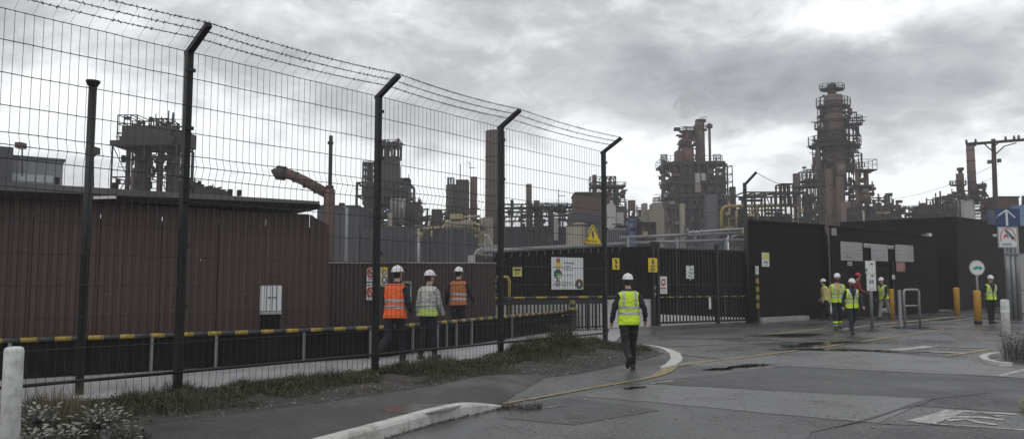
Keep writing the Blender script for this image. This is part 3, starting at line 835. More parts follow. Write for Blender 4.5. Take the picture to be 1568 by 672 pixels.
# lagged pipe on brackets along the top
pa = on_wall(738, 385, GL, GR, .05); pb = on_wall(955, 374, GL, GR, .05)
pp = thing('lagged_pipe', 'pale lagged pipe carried on brackets along the dark wall top', 'pipe', pa)
MB().tube([pa, pb], .085, 14).build('lagging', 'pipe_grey', pp)
for k in range(18):
    q = pa.lerp(pb, (k + .5) / 18); b = MB()
    b.beam(q + Vector((0, 0, -.10)), q + Vector((0, 0, -.24)) - WN * .05, .05, .03); b.build('bracket', 'galvanised', pp)
for k in range(7):
    q = pa.lerp(pb, (k + .5) / 7); dd = (pb - pa).normalized()
    MB().tube([q - dd * .02, q + dd * .02], .091, 14).build('strap', 'galvanised', pp)

# ------------------------------------------------------------------ railing in front of the wall
RA = on_wall(733, 434, GL, GR, .75); RB = on_wall(928, 434, GL, GR, .75); RA.z = RB.z = 0
rl = thing('bar_railing', 'dark vertical bar railing with striped rails in front of the pale footing', 'railing', RA)
ln = (RB - RA).length; nb = int(ln / .15)
proto = None
for k in range(nb + 1):
    q = RA.lerp(RB, k / nb)
    if proto is None:
        MBx = MB(); MBx.box(q + Vector((0, 0, .56)), (.05, .03, 1.0), RZW); proto = MBx.build('bar', 'black_paint', rl); q0 = q
    else:
        o = proto.copy(); COL.objects.link(o); o.location = q - q0
MB().beam(RA + Vector((0, 0, .10)), RB + Vector((0, 0, .10)), .04, .05).build('bottom_rail', 'black_paint', rl)
MB().beam(RA + Vector((0, 0, .98)), RB + Vector((0, 0, .98)), .05, .16).build('kick_panel', 'black_paint', rl)
def striped(parent, a, b_, z, r_, step, x0=0, off=Vector((0, 0, 0))):
    ln_ = (b_ - a).length; m_ = max(2, int(ln_ / step)); d = (b_ - a) / m_
    for k in range(m_):
        q = a + d * k + Vector((0, 0, z)) + off
        MB().tube([q, q + d * .998], r_, 8).build('yellow_band' if k % 2 else 'black_band', 'yellow_paint' if k % 2 else 'charcoal_band', parent)
striped(rl, RA, on_wall(945, 434, GL, GR, .75).xy.to_3d(), 1.13, .04, .42)
striped(rl, RA, on_wall(872, 434, GL, GR, .75).xy.to_3d(), .52, .045, .30, off=WN * .06)
for x in (700 + 330 / 6.1, 912, 900):
    q = on_wall(x, 434, GL, GR, .78); MB().box((q.x, q.y, .55), (.07, .06, 1.1), RZW).build('post', 'black_paint', rl)
# striped bollard at the railing
q = on_wall(876, 434, GL, GR, 1.0); q.z = 0
t = thing('striped_bollard', 'black steel post with yellow top bands in front of the bar railing', 'bollard', q)
MB().box(q + Vector((0, 0, .5)), (.13, .13, 1.0), RZW).build('post', 'black_paint', t)
for z, hh in ((.97, .12), (.76, .08)): MB().box(q + Vector((0, 0, z)), (.137, .137, hh), RZW).build('yellow_band', 'yellow_paint', t)
# bent yellow standpipe
q = on_wall(780, 434, GL, GR, .45); q.z = 0; zt_ = on_wall(780, 424, GL, GR, .45).z
t = thing('yellow_standpipe', 'yellow upright pipe with a bent top against the dark wall', 'pipe', q)
MB().tube([q, q + Vector((0, 0, zt_ - .12)), q - WD * .05 + Vector((0, 0, zt_ - .03)), q - WD * .12 + Vector((0, 0, zt_)), q - WD * .36 + Vector((0, 0, zt_))], .05, 10).build('pipe', 'yellow_paint', t)
MB().tube([q + Vector((0, 0, .9)), q + Vector((0, 0, 1.0))], .075, 10).build('flange', 'yellow_paint', t)
MB().tube([q - WD * .36 + Vector((0, 0, zt_)), q - WD * .46 + Vector((0, 0, zt_))], .065, 10).build('nozzle', 'pipe_straw', t)
q1 = on_wall(755, 434, GL, GR, .55); q1.z = 0
t = thing('valve_post', 'slim dark post with yellow valve fittings left of the standpipe', 'post', q1)
MB().tube([q1, q1 + Vector((0, 0, 1.75))], .04, 8).build('post', 'steel_dark', t)
for z in (1.25, 1.5, 1.7): MB().beam(q1 + Vector((0, 0, z)) - WD * .14, q1 + Vector((0, 0, z)) + WD * .12, .05, .06).build('valve', 'pipe_straw', t)

# ------------------------------------------------------------------ sliding gate
gt = thing('sliding_gate', 'black sheeted sliding gate with open bars near the ground and spiked top', 'gate', GL)
ZG = 2.98; glen = (GR - GL).length; nb = int(glen / .17); proto = None
for k in range(nb + 1):
    q = GL.lerp(GR, k / nb)
    if proto is None:
        proto = MB().box(q + Vector((0, 0, ZG / 2 + .05)), (.05, .04, ZG - .10), RZW).build('bar', 'black_paint', gt); q0 = q
        sp_ = MB(); sp_.v = [q + Vector((-.03, -.02, ZG)), q + Vector((.03, -.02, ZG)), q + Vector((.03, .02, ZG)), q + Vector((-.03, .02, ZG)), q + WN * .10 + Vector((0, 0, ZG + .20))]
        for f in ((0, 1, 4), (1, 2, 4), (2, 3, 4), (3, 0, 4), (3, 2, 1, 0)): sp_.face(list(f))
        spk = sp_.build('spike', 'grey_post', gt)
    else:
        for pr in (proto, spk):
            o = pr.copy(); COL.objects.link(o); o.location = q - q0
corrugated(gt, GL - WN * .03 + Vector((0, 0, 0)), GR - WN * .03, .44, ZG - .05, ZG - .05, 'black_sheet', .13, .02, 1.2, 'gate_sheet', .18)
for z, th in ((.10, .08), (1.55, .04), (2.94, .07)):
    MB().beam(GL + WN * .035 + Vector((0, 0, z)), GR + WN * .035 + Vector((0, 0, z)), .03, th).build('rail', 'black_paint', gt)
striped(gt, GL, GR, 1.08, .022, .24, off=WN * .065)
for x in (1000, 1007, 1098, 1144):
    q = on_wall(x, 434, GL, GR, .10)
    MB().box((q.x, q.y, 1.6), (.13, .13, 3.2), RZW).build('post', 'black_paint', gt)
q = on_wall(1087, 464, GL, GR, .10); 
MB().box(q, (.10, .04, .46), RZW).build('lock_box', 'white_sign', gt)
for x, z in ((1003, 1.45), (1003, 1.2)):
    q = on_wall(x, 434, GL, GR, .19); MB().box((q.x, q.y, z), (.06, .05, .12), RZW).build('latch', 'grey_post', gt)
# ------------------------------------------------------------------ black gatehouse buildings
BA, BB, BC = G(1147, 493.5), G(1275, 487.5), G(1429, 478.5)
bd = (BC - BA).normalized(); bn = Vector((bd.y, -bd.x, 0)); RZB = math.atan2(bd.y, bd.x)
BB = BA + bd * (BB - BA).dot(bd)
def planks(parent, A, B, z0, z1a, z1b, hh, ll, matname, holes=(), th=.035, name='cladding_panel'):
    d = (B - A); ln = d.length; d = d / ln; rz = math.atan2(d.y, d.x); n_ = Vector((d.y, -d.x, 0))
    nr = max(1, round((min(z1a, z1b) - z0) / hh)); ncol = max(1, round(ln / ll))
    for r_ in range(nr):
        for c in range(ncol):
            x0, x1 = ln * c / ncol, ln * (c + 1) / ncol
            fa, fb = x0 / ln, x1 / ln
            def zt(f, k): return z0 + (lin((z1a, z1b), f) - z0) * k / nr
            spans = [(x0, x1)]
            for (h0, h1, hz) in holes:
                if zt(fa, r_) < hz - .2:
                    ns = []
                    for (s, e) in spans:
                        if e <= h0 or s >= h1: ns.append((s, e))
                        else:
                            if s < h0: ns.append((s, h0))
                            if e > h1: ns.append((h1, e))
                    spans = ns
            for (s, e) in spans:
                if e - s < .05: continue
                g = .006; o_ = rnd.uniform(-.006, .006); b = MB()
                for (xx, f) in ((s + g, s / ln), (e - g, e / ln)):
                    p = A + d * xx
                    for nn in (th + o_, -.02):
                        b.v.append(p + n_ * nn + Vector((0, 0, zt(f, r_) + g))); b.v.append(p + n_ * nn + Vector((0, 0, zt(f, r_ + 1) - g)))
                for f in ((0, 4, 5, 1), (2, 3, 7, 6), (1, 5, 7, 3), (0, 2, 6, 4), (0, 1, 3, 2), (4, 6, 7, 5)): b.face(list(f))
                b.build(name, matname, parent)
g1 = thing('gate_building', 'black panelled flat roofed building with a concrete step at its foot beside the gate', 'building', BA)
zt0 = on_wall(1147, 339, BA, BC).z; zt1 = on_wall(1274, 347, BA, BC).z
planks(g1, BA, BB, .04, zt0, zt1, .68, 2.6, 'black_clad')
GBK = Vector((.40, .917, 0))
wall_core(g1, BA, BB, 0, zt0 - .03, 7, 'roof_edge', z1b=zt1 - .03, back=GBK)
MB().beam(BA + Vector((0, 0, zt0 + .03)) + bn * .0, BB + Vector((0, 0, zt1 + .03)), .22, .07).build('parapet_cap', 'roof_edge', g1)
ka = on_wall(1161, 434, BA, BC, .16); kb2 = on_wall(1233, 434, BA, BC, .16); ka.z = kb2.z = .09
MB().beam(ka, kb2, .3, .2).build('concrete_step', 'concrete_wall', g1)
off2 = bn * .28
B2, C2 = BB + off2 + bd * .02, BC + off2
g2 = thing('entrance_building', 'black panelled entrance building with white notice boards over its doorway', 'building', B2)
zt2 = on_wall(1280, 348, B2, C2).z; zt3 = on_wall(1428, 361, B2, C2).z
d0 = (on_wall(1342, 434, B2, C2) - B2).dot(bd); d1 = (on_wall(1367, 434, B2, C2) - B2).dot(bd)
dz = on_wall(1350, 399, B2, C2).z
planks(g2, B2, C2, .04, zt2, zt3, .68, 2.7, 'black_clad', [(d0, d1, dz)])
wall_core(g2, B2, B2 + bd * d0, 0, zt2 - .04, 6, 'roof_edge', back=GBK)
wall_core(g2, B2 + bd * d1, C2, 0, zt3 - .04, 6, 'roof_edge', back=GBK)
wall_core(g2, B2 + bd * (d0 + .002), B2 + bd * (d1 - .002), dz - .15, zt3 - .05, 5.9, 'roof_edge', 'lintel', back=GBK)
wall_core(g2, B2 + bd * (d0 + .01), B2 + bd * (d1 - .01), 0, dz - .16, .1, 'black_panel', 'inner_door', gap=1.5)
MB().beam(B2 + Vector((0, 0, zt2 + .03)), C2 + Vector((0, 0, zt3 + .03)), .2, .07).build('parapet_cap', 'roof_edge', g2)
for k in (d0, d1): MB().beam(B2 + bd * k + bn * .04, B2 + bd * k + bn * .04 + Vector((0, 0, dz)), .09, .06).build('door_frame', 'steel_mid', g2)
q = on_wall(1277, 355, B2, C2, .12)
t = thing('junction_box', 'small pale junction box high on the corner of the entrance building', 'box', q)
MB().box(q, (.17, .16, .34), RZB).build('box', 'grey_sign', t); MB().box(q + bn * .085, (.13, .02, .28), RZB).build('cover', 'grey_post', t)
q = on_wall(1419, 360, B2, C2, .05)
t = thing('roof_floodlight', 'small white floodlight at the right end of the entrance building roof', 'floodlight', q)
MB().beam(q - bd * .6, q + bd * .1, .09, .07).build('bracket', 'white_sign', t); MB().box(q + bd * .25 + Vector((0, 0, .03)), (.3, .2, .16), RZB).build('lamp_head', 'white_sign', t)
# big black hall behind
HC = G(1469, 474.5); ztc = on_wall(1469, 333, HC, HC + Vector((1, 0, 0))).z
Hl = XD(1290, 54.0); zhl = P(1290, 341, 54.0).z
Hr = XD(1620, 66); zhr = P(1620, 353, 66).z
g3 = thing('black_hall', 'tall plain black panelled hall behind the entrance building', 'building', HC)
planks(g3, Hl, HC, .04, zhl, ztc, .95, 3.5, 'black_clad'); planks(g3, HC, Hr, .04, ztc, zhr, .95, 3.5, 'black_clad')
b = MB(); q4 = Hl + (Hr - HC)
for p, z in ((Hl, zhl), (HC, ztc), (Hr, zhr), (q4, zhl)):
    c_ = (Hl + Hr) / 2; v = p + (c_ - p).normalized() * .03
    b.v.append(Vector((v.x, v.y, 0))); b.v.append(Vector((v.x, v.y, z - .04)))
for f in ((0, 2, 3, 1), (2, 4, 5, 3), (4, 6, 7, 5), (6, 0, 1, 7), (1, 3, 5, 7), (0, 6, 4, 2)): b.face(list(f))
b.build('hall_core', 'roof_edge', g3)
MB().beam(Hl + Vector((0, 0, zhl)), HC + Vector((0, 0, ztc)), .22, .10).build('parapet_cap', 'roof_edge', g3)
MB().beam(HC + Vector((0, 0, ztc)), Hr + Vector((0, 0, zhr)), .22, .10).build('parapet_cap', 'roof_edge', g3)
q = on_wall(1523, 360, HC, Hr, .1)
t = thing('hall_wall_lamp', 'small white bulkhead lamp high on the right face of the black hall', 'lamp', q)
MB().box(q, (.45, .14, .14), math.atan2(Hr.y - HC.y, Hr.x - HC.x)).build('housing', 'white_sign', t)
MB().box(q - Vector((0, 0, .09)), (.35, .10, .05), math.atan2(Hr.y - HC.y, Hr.x - HC.x)).build('lens', 'grey_sign', t)
# pale panel screen at the right edge
a, c = XD(1549, 40), XD(1640, 43)
t = thing('pale_panel_screen', 'pale grey panel screen behind the sign poles at the right edge', 'screen', a)
for k in range(4):
    p, q = a.lerp(c, k / 4), a.lerp(c, (k + .97) / 4)
    for z0, z1 in ((.1, 1.25), (1.28, 3.15)):
        MB().beam(p + Vector((0, 0, (z0 + z1) / 2)), q + Vector((0, 0, (z0 + z1) / 2)), .05, z1 - z0).build('panel', 'tank_pale', t)
    MB().tube([p + Vector((0, .06, 0)), p + Vector((0, .06, 3.2))], .04, 8).build('post', 'grey_post', t)

# ------------------------------------------------------------------ signs
def face(parent, mb, matname, name, lv):
    for v in mb.v: v.y -= .004 * lv
    return mb.build(name, matname, parent)
def quad(x0, z0, x1, z1, y): 
    b = MB(); b.box(((x0 + x1) / 2, y - .001, (z0 + z1) / 2), (x1 - x0, .003, z1 - z0)); return b
def disc(cx, cz, r, y, n=20): 
    b = MB(); b.tube([(cx, y, cz), (cx, y - .003, cz)], r, n, smooth=False); return b
def ring(cx, cz, r, wdt, y, n=24):
    b = MB()
    for k in range(n):
        a0, a1 = 2 * math.pi * k / n, 2 * math.pi * (k + 1) / n
        b.beam((cx + r * math.cos(a0), y, cz + r * math.sin(a0)), (cx + r * math.cos(a1), y, cz + r * math.sin(a1)), .004, wdt)
    return b
def stroke(pts, wdt, y):
    b = MB()
    for p, q in zip(pts, pts[1:]):
        d = Vector((q[0] - p[0], q[1] - p[1])); ln_ = d.length
        if ln_ < 1e-6: continue
        d /= ln_; n_ = Vector((-d.y, d.x)) * wdt / 2
        i = len(b.v)
        for yy in (y, y - .003):
            for (a, s) in ((p, 1), (p, -1), (q, -1), (q, 1)): b.v.append(Vector((a[0] + n_.x * s, yy, a[1] + n_.y * s)))
        for f in ((0, 1, 2, 3), (7, 6, 5, 4), (0, 4, 5, 1), (1, 5, 6, 2), (2, 6, 7, 3), (3, 7, 4, 0)): b.face([i + k for k in f])
    return b
def poly(pts, y):
    b = MB(); n = len(pts)
    b.v = [Vector((p[0], y, p[1])) for p in pts] + [Vector((p[0], y - .003, p[1])) for p in pts]
    b.face(list(range(n))); b.face([n + k for k in range(n)][::-1])
    for k in range(n): b.face([k, n + k, n + (k + 1) % n, (k + 1) % n])
    return b
class Sign:
    def __init__(s, name, label, cat, box, A, B, off, col, group=None, th=.02, back=True):
        x0, y0, x1, y1 = box; ym = (y0 + y1) / 2; xm = (x0 + x1) / 2
        a = on_wall(x0, ym, A, B, off); c = on_wall(x1, ym, A, B, off)
        s.w = (c - a).length if abs(c.z - a.z) < .001 else math.hypot(c.x - a.x, c.y - a.y)
        s.h = on_wall(xm, y0, A, B, off).z - on_wall(xm, y1, A, B, off).z
        s.loc = on_wall(xm, ym, A, B, off); d = Vector((B[0] - A[0], B[1] - A[1], 0)).normalized(); s.rz = math.atan2(d.y, d.x)
        s.o = thing(name, label, cat, (0, 0, 0), group)
        if back: MB().box((0, th / 2, 0), (s.w, th, s.h)).build('panel', col, s.o)
    def q(s, x0, z0, x1, z1, m_, name='print', lv=1):   # fractions of the panel, origin bottom left
        return quad((x0 - .5) * s.w, (z0 - .5) * s.h, (x1 - .5) * s.w, (z1 - .5) * s.h, -.003 * lv).build(name, m_, s.o)
    def p(s, x, z): return ((x - .5) * s.w, (z - .5) * s.h)
    def stroke(s, pts, wdt, m_, name='pictogram', lv=1): return stroke([s.p(*k) for k in pts], wdt, -.003 * lv).build(name, m_, s.o)
    def poly(s, pts, m_, name='pictogram', lv=1): return poly([s.p(*k) for k in pts], -.003 * lv).build(name, m_, s.o)
    def disc(s, x, z, r, m_, name='pictogram', lv=1): return disc(*s.p(x, z), r, -.003 * lv).build(name, m_, s.o)
    def ring(s, x, z, r, wd_, m_, name='pictogram', lv=1): return ring(*s.p(x, z), r, wd_, -.003 * lv).build(name, m_, s.o)
    def text(s, body, x, z, hh, m_='sign_ink', wide=1.0): return lettering(body, hh * s.h, m_, s.o, *((s.p(x, 0)[0], -.004, s.p(0, z)[1])), wide=wide)
    def scrawl(s, x0, x1, z, wdt, m_='sign_ink_faint', seed=1):
        r_ = random.Random(seed); n = 9
        s.stroke([(lin((x0, x1), k / n), z + r_.uniform(-.012, .012)) for k in range(n + 1)], wdt, m_, 'print')
    def end(s): s.o.location = s.loc; s.o.rotation_euler = (0, 0, s.rz); return s
# big white board on the wall
s = Sign('notice_board', 'large white square notice board with coloured round symbols on the dark wall', 'sign', (845, 394, 893.5, 443), GL, GR, .10, 'white_sign')
s.poly([(.11, .70), (.13, .82), (.20, .92), (.27, .83), (.31, .72), (.27, .65), (.15, .65)], 'sign_orange'); s.disc(.20, .76, .14, 'sign_yellow_pale', lv=2); s.disc(.20, .90, .09, 'sign_red', lv=2); s.poly([(.15, .67), (.19, .72), (.24, .67)], 'sign_red', lv=3)
s.disc(.19, .48, .17, 'sign_ink'); s.disc(.20, .52, .10, 'sign_blue', lv=2); s.disc(.22, .43, .09, 'sign_yellow_pale', lv=2); s.disc(.15, .47, .06, 'sign_green', lv=3)
s.poly([(.10, .18), (.18, .35), (.27, .22), (.26, .13), (.19, .08), (.12, .11)], 'sign_purple'); s.disc(.19, .20, .12, 'grey_sign', lv=2); s.poly([(.13, .25), (.18, .33), (.22, .25)], 'sign_blue', lv=3); s.poly([(.15, .13), (.25, .20), (.20, .11)], 'sign_pink', lv=3)
s.text('Touuning', .37, .80, .105); s.text('An.ábbx', .38, .70, .07); s.text('Crtbrsaaet', .37, .595, .085, 'sign_ink_faint')
s.text('Lxoc anriatig', .33, .43, .075, 'sign_ink_faint'); s.text('Rraatic srrtrt', .32, .20, .08); s.text('anrtn', .33, .105, .06)
s.poly([(.77, .03), (.98, .03), (.98, .30), (.91, .34), (.78, .33)], 'yellow_sign'); s.disc(.86, .17, .17, 'sign_ink', lv=2); s.poly([(.82, .10), (.86, .24), (.91, .14)], 'white_sign', lv=3)
s.end()
# yellow triangle lashed to the fence
fA, fB = posts[-2], posts[-1]
c_ = on_wall(908, 360, fA, fB, .12); tA = Vector((c_.x, c_.y, 0)); tB = tA + Vector((1, .22, 0))
s = Sign('warning_triangle', 'yellow triangular warning sign with a black figure fixed to the mesh fence', 'sign', (893, 344, 923, 375), tA, tB, 0, 'yellow_sign', back=False)
MBt = MB(); tri = [(-.5 * s.w, -.5 * s.h), (.5 * s.w, -.5 * s.h), (.05 * s.w, .48 * s.h), (0, .5 * s.h), (-.05 * s.w, .48 * s.h)]
MBt.v = [Vector((x, 0, z)) for x, z in tri] + [Vector((x, .015, z)) for x, z in tri]
MBt.face([0, 1, 2, 3, 4]); MBt.face([9, 8, 7, 6, 5])
for k in range(5): MBt.face([k, k + 5, (k + 1) % 5 + 5, (k + 1) % 5])
MBt.build('panel', 'yellow_sign', s.o)
s.stroke([(.03, .035), (.5, .95), (.97, .035), (.03, .035)], .018, 'sign_ink', 'border')
s.poly([(.46, .66), (.50, .74), (.54, .66), (.52, .60), (.55, .50), (.52, .36), (.53, .28), (.49, .28), (.48, .38), (.45, .48), (.43, .60)], 'sign_ink')
s.text('TIIIY HOTE', .19, .13, .16, wide=.68); s.end()
# small signs on wall and gate
def arrow(s, pts, wd_, m_): s.stroke(pts, wd_, m_)
s = Sign('caution_sign', 'faded yellow square sign on the dark wall above the standpipe', 'sign', (785.5, 409, 799, 423), GL, GR, .08, 'sign_yellow_pale')
s.q(.12, .60, .88, .85, 'sign_ink'); s.scrawl(.15, .85, .42, .02, 'sign_ink', 3); s.scrawl(.15, .7, .25, .02, 'sign_ink', 4); s.end()
s = Sign('caution_sign', 'yellow upright sign with a black symbol just right of the last fence post', 'sign', (938, 395, 948.5, 412.5), GL, GR, .08, 'yellow_sign')
s.stroke([(.45, .90), (.42, .70), (.60, .62), (.40, .55)], .06, 'sign_ink'); s.disc(.5, .78, .04, 'sign_ink'); s.stroke([(.62, .7), (.66, .5)], .04, 'sign_ink'); s.stroke([(.35, .38), (.62, .30), (.42, .20), (.66, .12)], .05, 'sign_ink'); s.end()
s = Sign('caution_sign', 'yellow upright sign with black lettering on the left gate post', 'sign', (993, 395, 1006.5, 416.5), GL, GR, .19, 'yellow_sign')
s.stroke([(.38, .58), (.50, .92), (.62, .58)], .045, 'sign_ink'); s.stroke([(.50, .82), (.50, .60)], .03, 'sign_ink')
for k, (z, x1) in enumerate(((.46, .8), (.33, .66), (.2, .78), (.1, .6))): s.scrawl(.22, x1, z, .035, 'sign_ink', k)
s.end()
s = Sign('prohibition_sign', 'white upright sign with a red round symbol and red bar on the gate', 'sign', (1010, 423, 1021.5, 449.5), GL, GR, .12, 'white_sign')
s.ring(.5, .64, .10, .045, 'sign_red'); s.poly([(.3, .60), (.7, .60), (.6, .54), (.4, .54)], 'sign_red'); s.stroke([(.25, .8), (.8, .84)], .03, 'sign_ink'); s.q(.15, .27, .85, .35, 'sign_red'); s.q(.2, .43, .6, .455, 'sign_orange'); s.scrawl(.2, .8, .14, .02, 'sign_ink_faint', 6); s.end()
s = Sign('gate_notice', 'small white notice with black print high on the gate sheeting', 'sign', (1051, 406.5, 1062.5, 426.5), GL, GR, .12, 'white_sign')
s.poly([(.3, .99), (.6, .99), (.48, .90)], 'sign_ink')
for k, (x0, x1, z) in enumerate(((.5, .8, .78), (.45, .85, .68), (.2, .9, .46), (.5, .8, .34), (.2, .6, .2), (.6, .85, .12))): s.scrawl(x0, x1, z, .03, 'sign_ink', k + 9)
s.q(.44, -.14, .54, 0, 'white_sign', 'tab'); s.end()
# two strips of prohibition notices on the low brown wall
s = Sign('prohibition_notice', 'white strip of two red ring prohibition notices on the low brown wall', 'sign', (561.5, 409, 573.5, 459), LW0, LW1, .08, 'white_sign', back=False)
b = poly([s.p(*k) for k in ((0, .56), (1, .56), (1, .90), (.85, .97), (.5, 1), (.15, .97), (0, .90))], .01); b.build('panel', 'white_sign', s.o)
b = poly([s.p(*k) for k in ((0, 0), (1, 0), (1, .52), (0, .52))], .01); b.build('panel', 'white_sign', s.o)
s.ring(.5, .83, .105, .05, 'sign_red'); s.stroke([(.3, .9), (.7, .76)], .04, 'sign_red'); s.disc(.5, .83, .04, 'sign_ink')
s.ring(.5, .24, .11, .055, 'sign_red'); s.stroke([(.3, .31), (.7, .17)], .04, 'sign_red'); s.q(.4, .2, .6, .3, 'sign_orange'); s.scrawl(.2, .8, .64, .02, 'sign_ink_faint', 2); s.q(.1, .535, .9, .55, 'sign_green'); s.end()
s = Sign('hazard_notice', 'yellow headed white strip notice on the low brown wall beside the fence post', 'sign', (583, 409, 593.5, 438), LW0, LW1, .08, 'white_sign')
s.q(0, .88, 1, 1, 'yellow_sign'); s.q(.0, .0, .12, .88, 'sign_yellow_pale'); s.ring(.5, .73, .07, .035, 'sign_brown'); s.disc(.5, .73, .03, 'yellow_sign'); s.ring(.5, .33, .08, .04, 'sign_ink'); s.scrawl(.3, .8, .12, .02, 'sign_pink', 5); s.end()
# glass-fronted frame behind the orange-vested person
fr = on_wall(628, 432, LW0, LW1, .12)
s = Sign('steel_frame_panel', 'slim grey metal frame standing against the low brown wall behind the orange vest', 'frame', (615, 431, 629.5, 470), LW0, LW1, .12, 'office_grey', back=False)
s.stroke([(.05, 0), (.05, .98), (.95, .98), (.95, 0)], .05, 'galvanised', 'tube'); s.stroke([(.05, .1), (.95, .1)], .04, 'galvanised', 'tube'); s.end()
# small white sign on a post by the railing
s = Sign('small_post_sign', 'small white sign with a black symbol on a post behind the railing left end', 'sign', (735, 438, 742.5, 456), GL, GR, .9, 'white_sign')
s.poly([(.25, .75), (.75, .85), (.7, .5), (.4, .45)], 'sign_ink'); s.q(.1, .12, .9, .25, 'grey_sign')
b = MB(); b.box((0, .04, -(s.loc.z - .05) / 2 + .05), (.05, .05, s.loc.z + .1 - .06)); b.build('post', 'grey_post', s.o); s.end()
# sign and marker on the black building
s = Sign('building_notice', 'small notice, yellow above white, on the black building near the gate', 'sign', (1167, 386.5, 1178, 408), BA, BC, .07, 'white_sign')
s.q(.04, .5, .96, .97, 'sign_yellow_pale'); s.stroke([(.25, .3), (.45, .34), (.75, .27)], .06, 'sign_ink'); s.scrawl(.25, .8, .12, .02, 'sign_ink_faint', 8); s.end()
q = on_wall(1159.5, 434, BA, BC, .22); q.z = 0; zt_ = on_wall(1159.5, 407, BA, BC, .22).z
t = thing('marker_post', 'slim striped marker post, white topped, against the black building', 'post', q)
MB().box(q + Vector((0, 0, zt_ / 2)), (.09, .09, zt_), RZB).build('post', 'black_paint', t)
MB().box(q + Vector((0, 0, zt_ - .18)), (.1, .1, .36), RZB).build('white_band', 'white_sign', t)
for k in range(4): MB().box(q + Vector((0, 0, zt_ - .62 - k * .34)), (.097, .097, .2), RZB).build('yellow_band', 'yellow_paint', t)
# entrance boards
def rows(s, items, wd_=.03, m_='sign_ink_faint'):
    for k, (x0, x1, z) in enumerate(items): s.scrawl(x0, x1, z, wd_, m_, k + 20)
s = Sign('entrance_board', 'white board left of the doorway, largest of the entrance boards', 'sign', (1288, 370.5, 1321, 399), B2, C2, .10, 'tank_pale')
rows(s, ((.68, .97, .58), (.66, .97, .38), (.68, .95, .24), (.04, .55, .41))); s.stroke([(.18, .18), (.24, .24), (.36, .17), (.5, .12)], .035, 'sign_ink', 'print'); s.end()
s = Sign('entrance_board', 'greyish board hung directly above the open doorway', 'sign', (1334.5, 374, 1359.5, 399.5), B2, C2, .14, 'grey_sign')
rows(s, ((.08, .45, .62), (.55, .95, .66), (.6, .85, .42), (.08, .4, .33), (.55, .9, .24), (.05, .5, .14))); s.end()
s = Sign('entrance_board', 'white board at the right of the doorway above the brown sign', 'sign', (1371.5, 375, 1399, 400.5), B2, C2, .10, 'tank_pale')
rows(s, ((.08, .25, .62), (.65, .75, .68), (.06, .56, .40), (.68, .9, .5), (.7, .9, .33), (.08, .3, .22))); s.end()
for bx, lab in (((1323, 373, 1335, 379), 'narrow grey plate above the doorway at its left'), ((1360, 376, 1368.5, 381), 'narrow white plate above the doorway at its right')):
    s = Sign('door_plate', lab, 'sign', bx, B2, C2, .12, 'grey_sign'); s.scrawl(.1, .9, .4, .02, 'sign_ink', 3); s.q(.02, .8, .98, .98, 'white_sign'); s.end()
s = Sign('brown_notice', 'small brown two part notice below the right entrance board', 'sign', (1372.5, 401, 1386, 416), B2, C2, .08, 'sign_brown')
s.q(.04, .5, .96, .6, 'sign_pink')
rows(s, ((.1, .9, .82), (.1, .8, .7), (.1, .9, .35), (.1, .75, .2)), .03, 'sign_pink'); s.end()
s = Sign('small_plate', 'tiny grey plate under the left entrance board', 'sign', (1298, 400.5, 1305, 406.5), B2, C2, .08, 'grey_sign'); s.q(.2, .3, .8, .45, 'sign_ink'); s.end()
s = Sign('call_point', 'tiny white call point plate right of the doorway', 'sign', (1366.5, 420.5, 1370.5, 427.5), B2, C2, .08, 'white_sign'); s.disc(.5, .4, .04, 'grey_sign'); s.end()
# freestanding sign post with two boards
pq = G(1335, 503.5); ax = Vector((1, .12, 0))
t0 = pq + Vector((0, 0, 0))
s = Sign('sign_post', 'grey post with two white notices before the entrance doorway', 'sign', (1327.5, 419, 1341.5, 445), pq, pq + ax, .05, 'white_sign')
s.q(.45, .84, .75, .92, 'sign_ink'); s.q(.27, .42, .46, .64, 'sign_purple'); s.q(.52, .42, .72, .64, 'sign_purple'); s.scrawl(.2, .8, .12, .02)
hh = s.h; k = hh / 26
quad(-.62 * s.w, .52 * hh, .5 * s.w, 1.27 * hh, 0).build('upper_panel', 'white_sign', s.o)
quad(-.06 * s.w, 1.02 * hh, .22 * s.w, 1.11 * hh, -.004).build('print', 'sign_ink', s.o); quad(-.62 * s.w, .62 * hh, -.40 * s.w, .82 * hh, -.004).build('print', 'sign_ink_faint', s.o)
zb = s.loc.z; MB().tube([Vector((0, .06, -zb)), Vector((0, .06, 1.2 * hh))], .055, 10).build('post', 'grey_post', s.o); s.end()
# round sign on a slim pole
bq = G(1496.5, 495); bq2 = bq + Vector((.0, .35, 0))
s = Sign('round_sign', 'round white sign with a green arrow on a slim grey pole behind a bollard', 'sign', (1484.5, 398, 1508, 422), bq2, bq2 + Vector((1, 0, 0)), 0, 'white_sign', back=False)
rr = s.w / 2
MB().tube([(0, .0, 0), (0, .02, 0)], rr, 32, smooth=False).build('disc', 'white_sign', s.o)
ring(0, 0, rr * .94, rr * .10, -.002, 32).build('rim', 'grey_sign', s.o)
s.poly([(.22, .44), (.26, .56), (.36, .53), (.44, .66), (.54, .58), (.66, .56), (.66, .66), (.86, .48), (.66, .32), (.66, .42), (.42, .42), (.36, .36)], 'sign_green')
MB().tube([Vector((0, .05, -s.loc.z)), Vector((0, .05, rr * .9))], .045, 10).build('pole', 'grey_post', s.o); s.end()
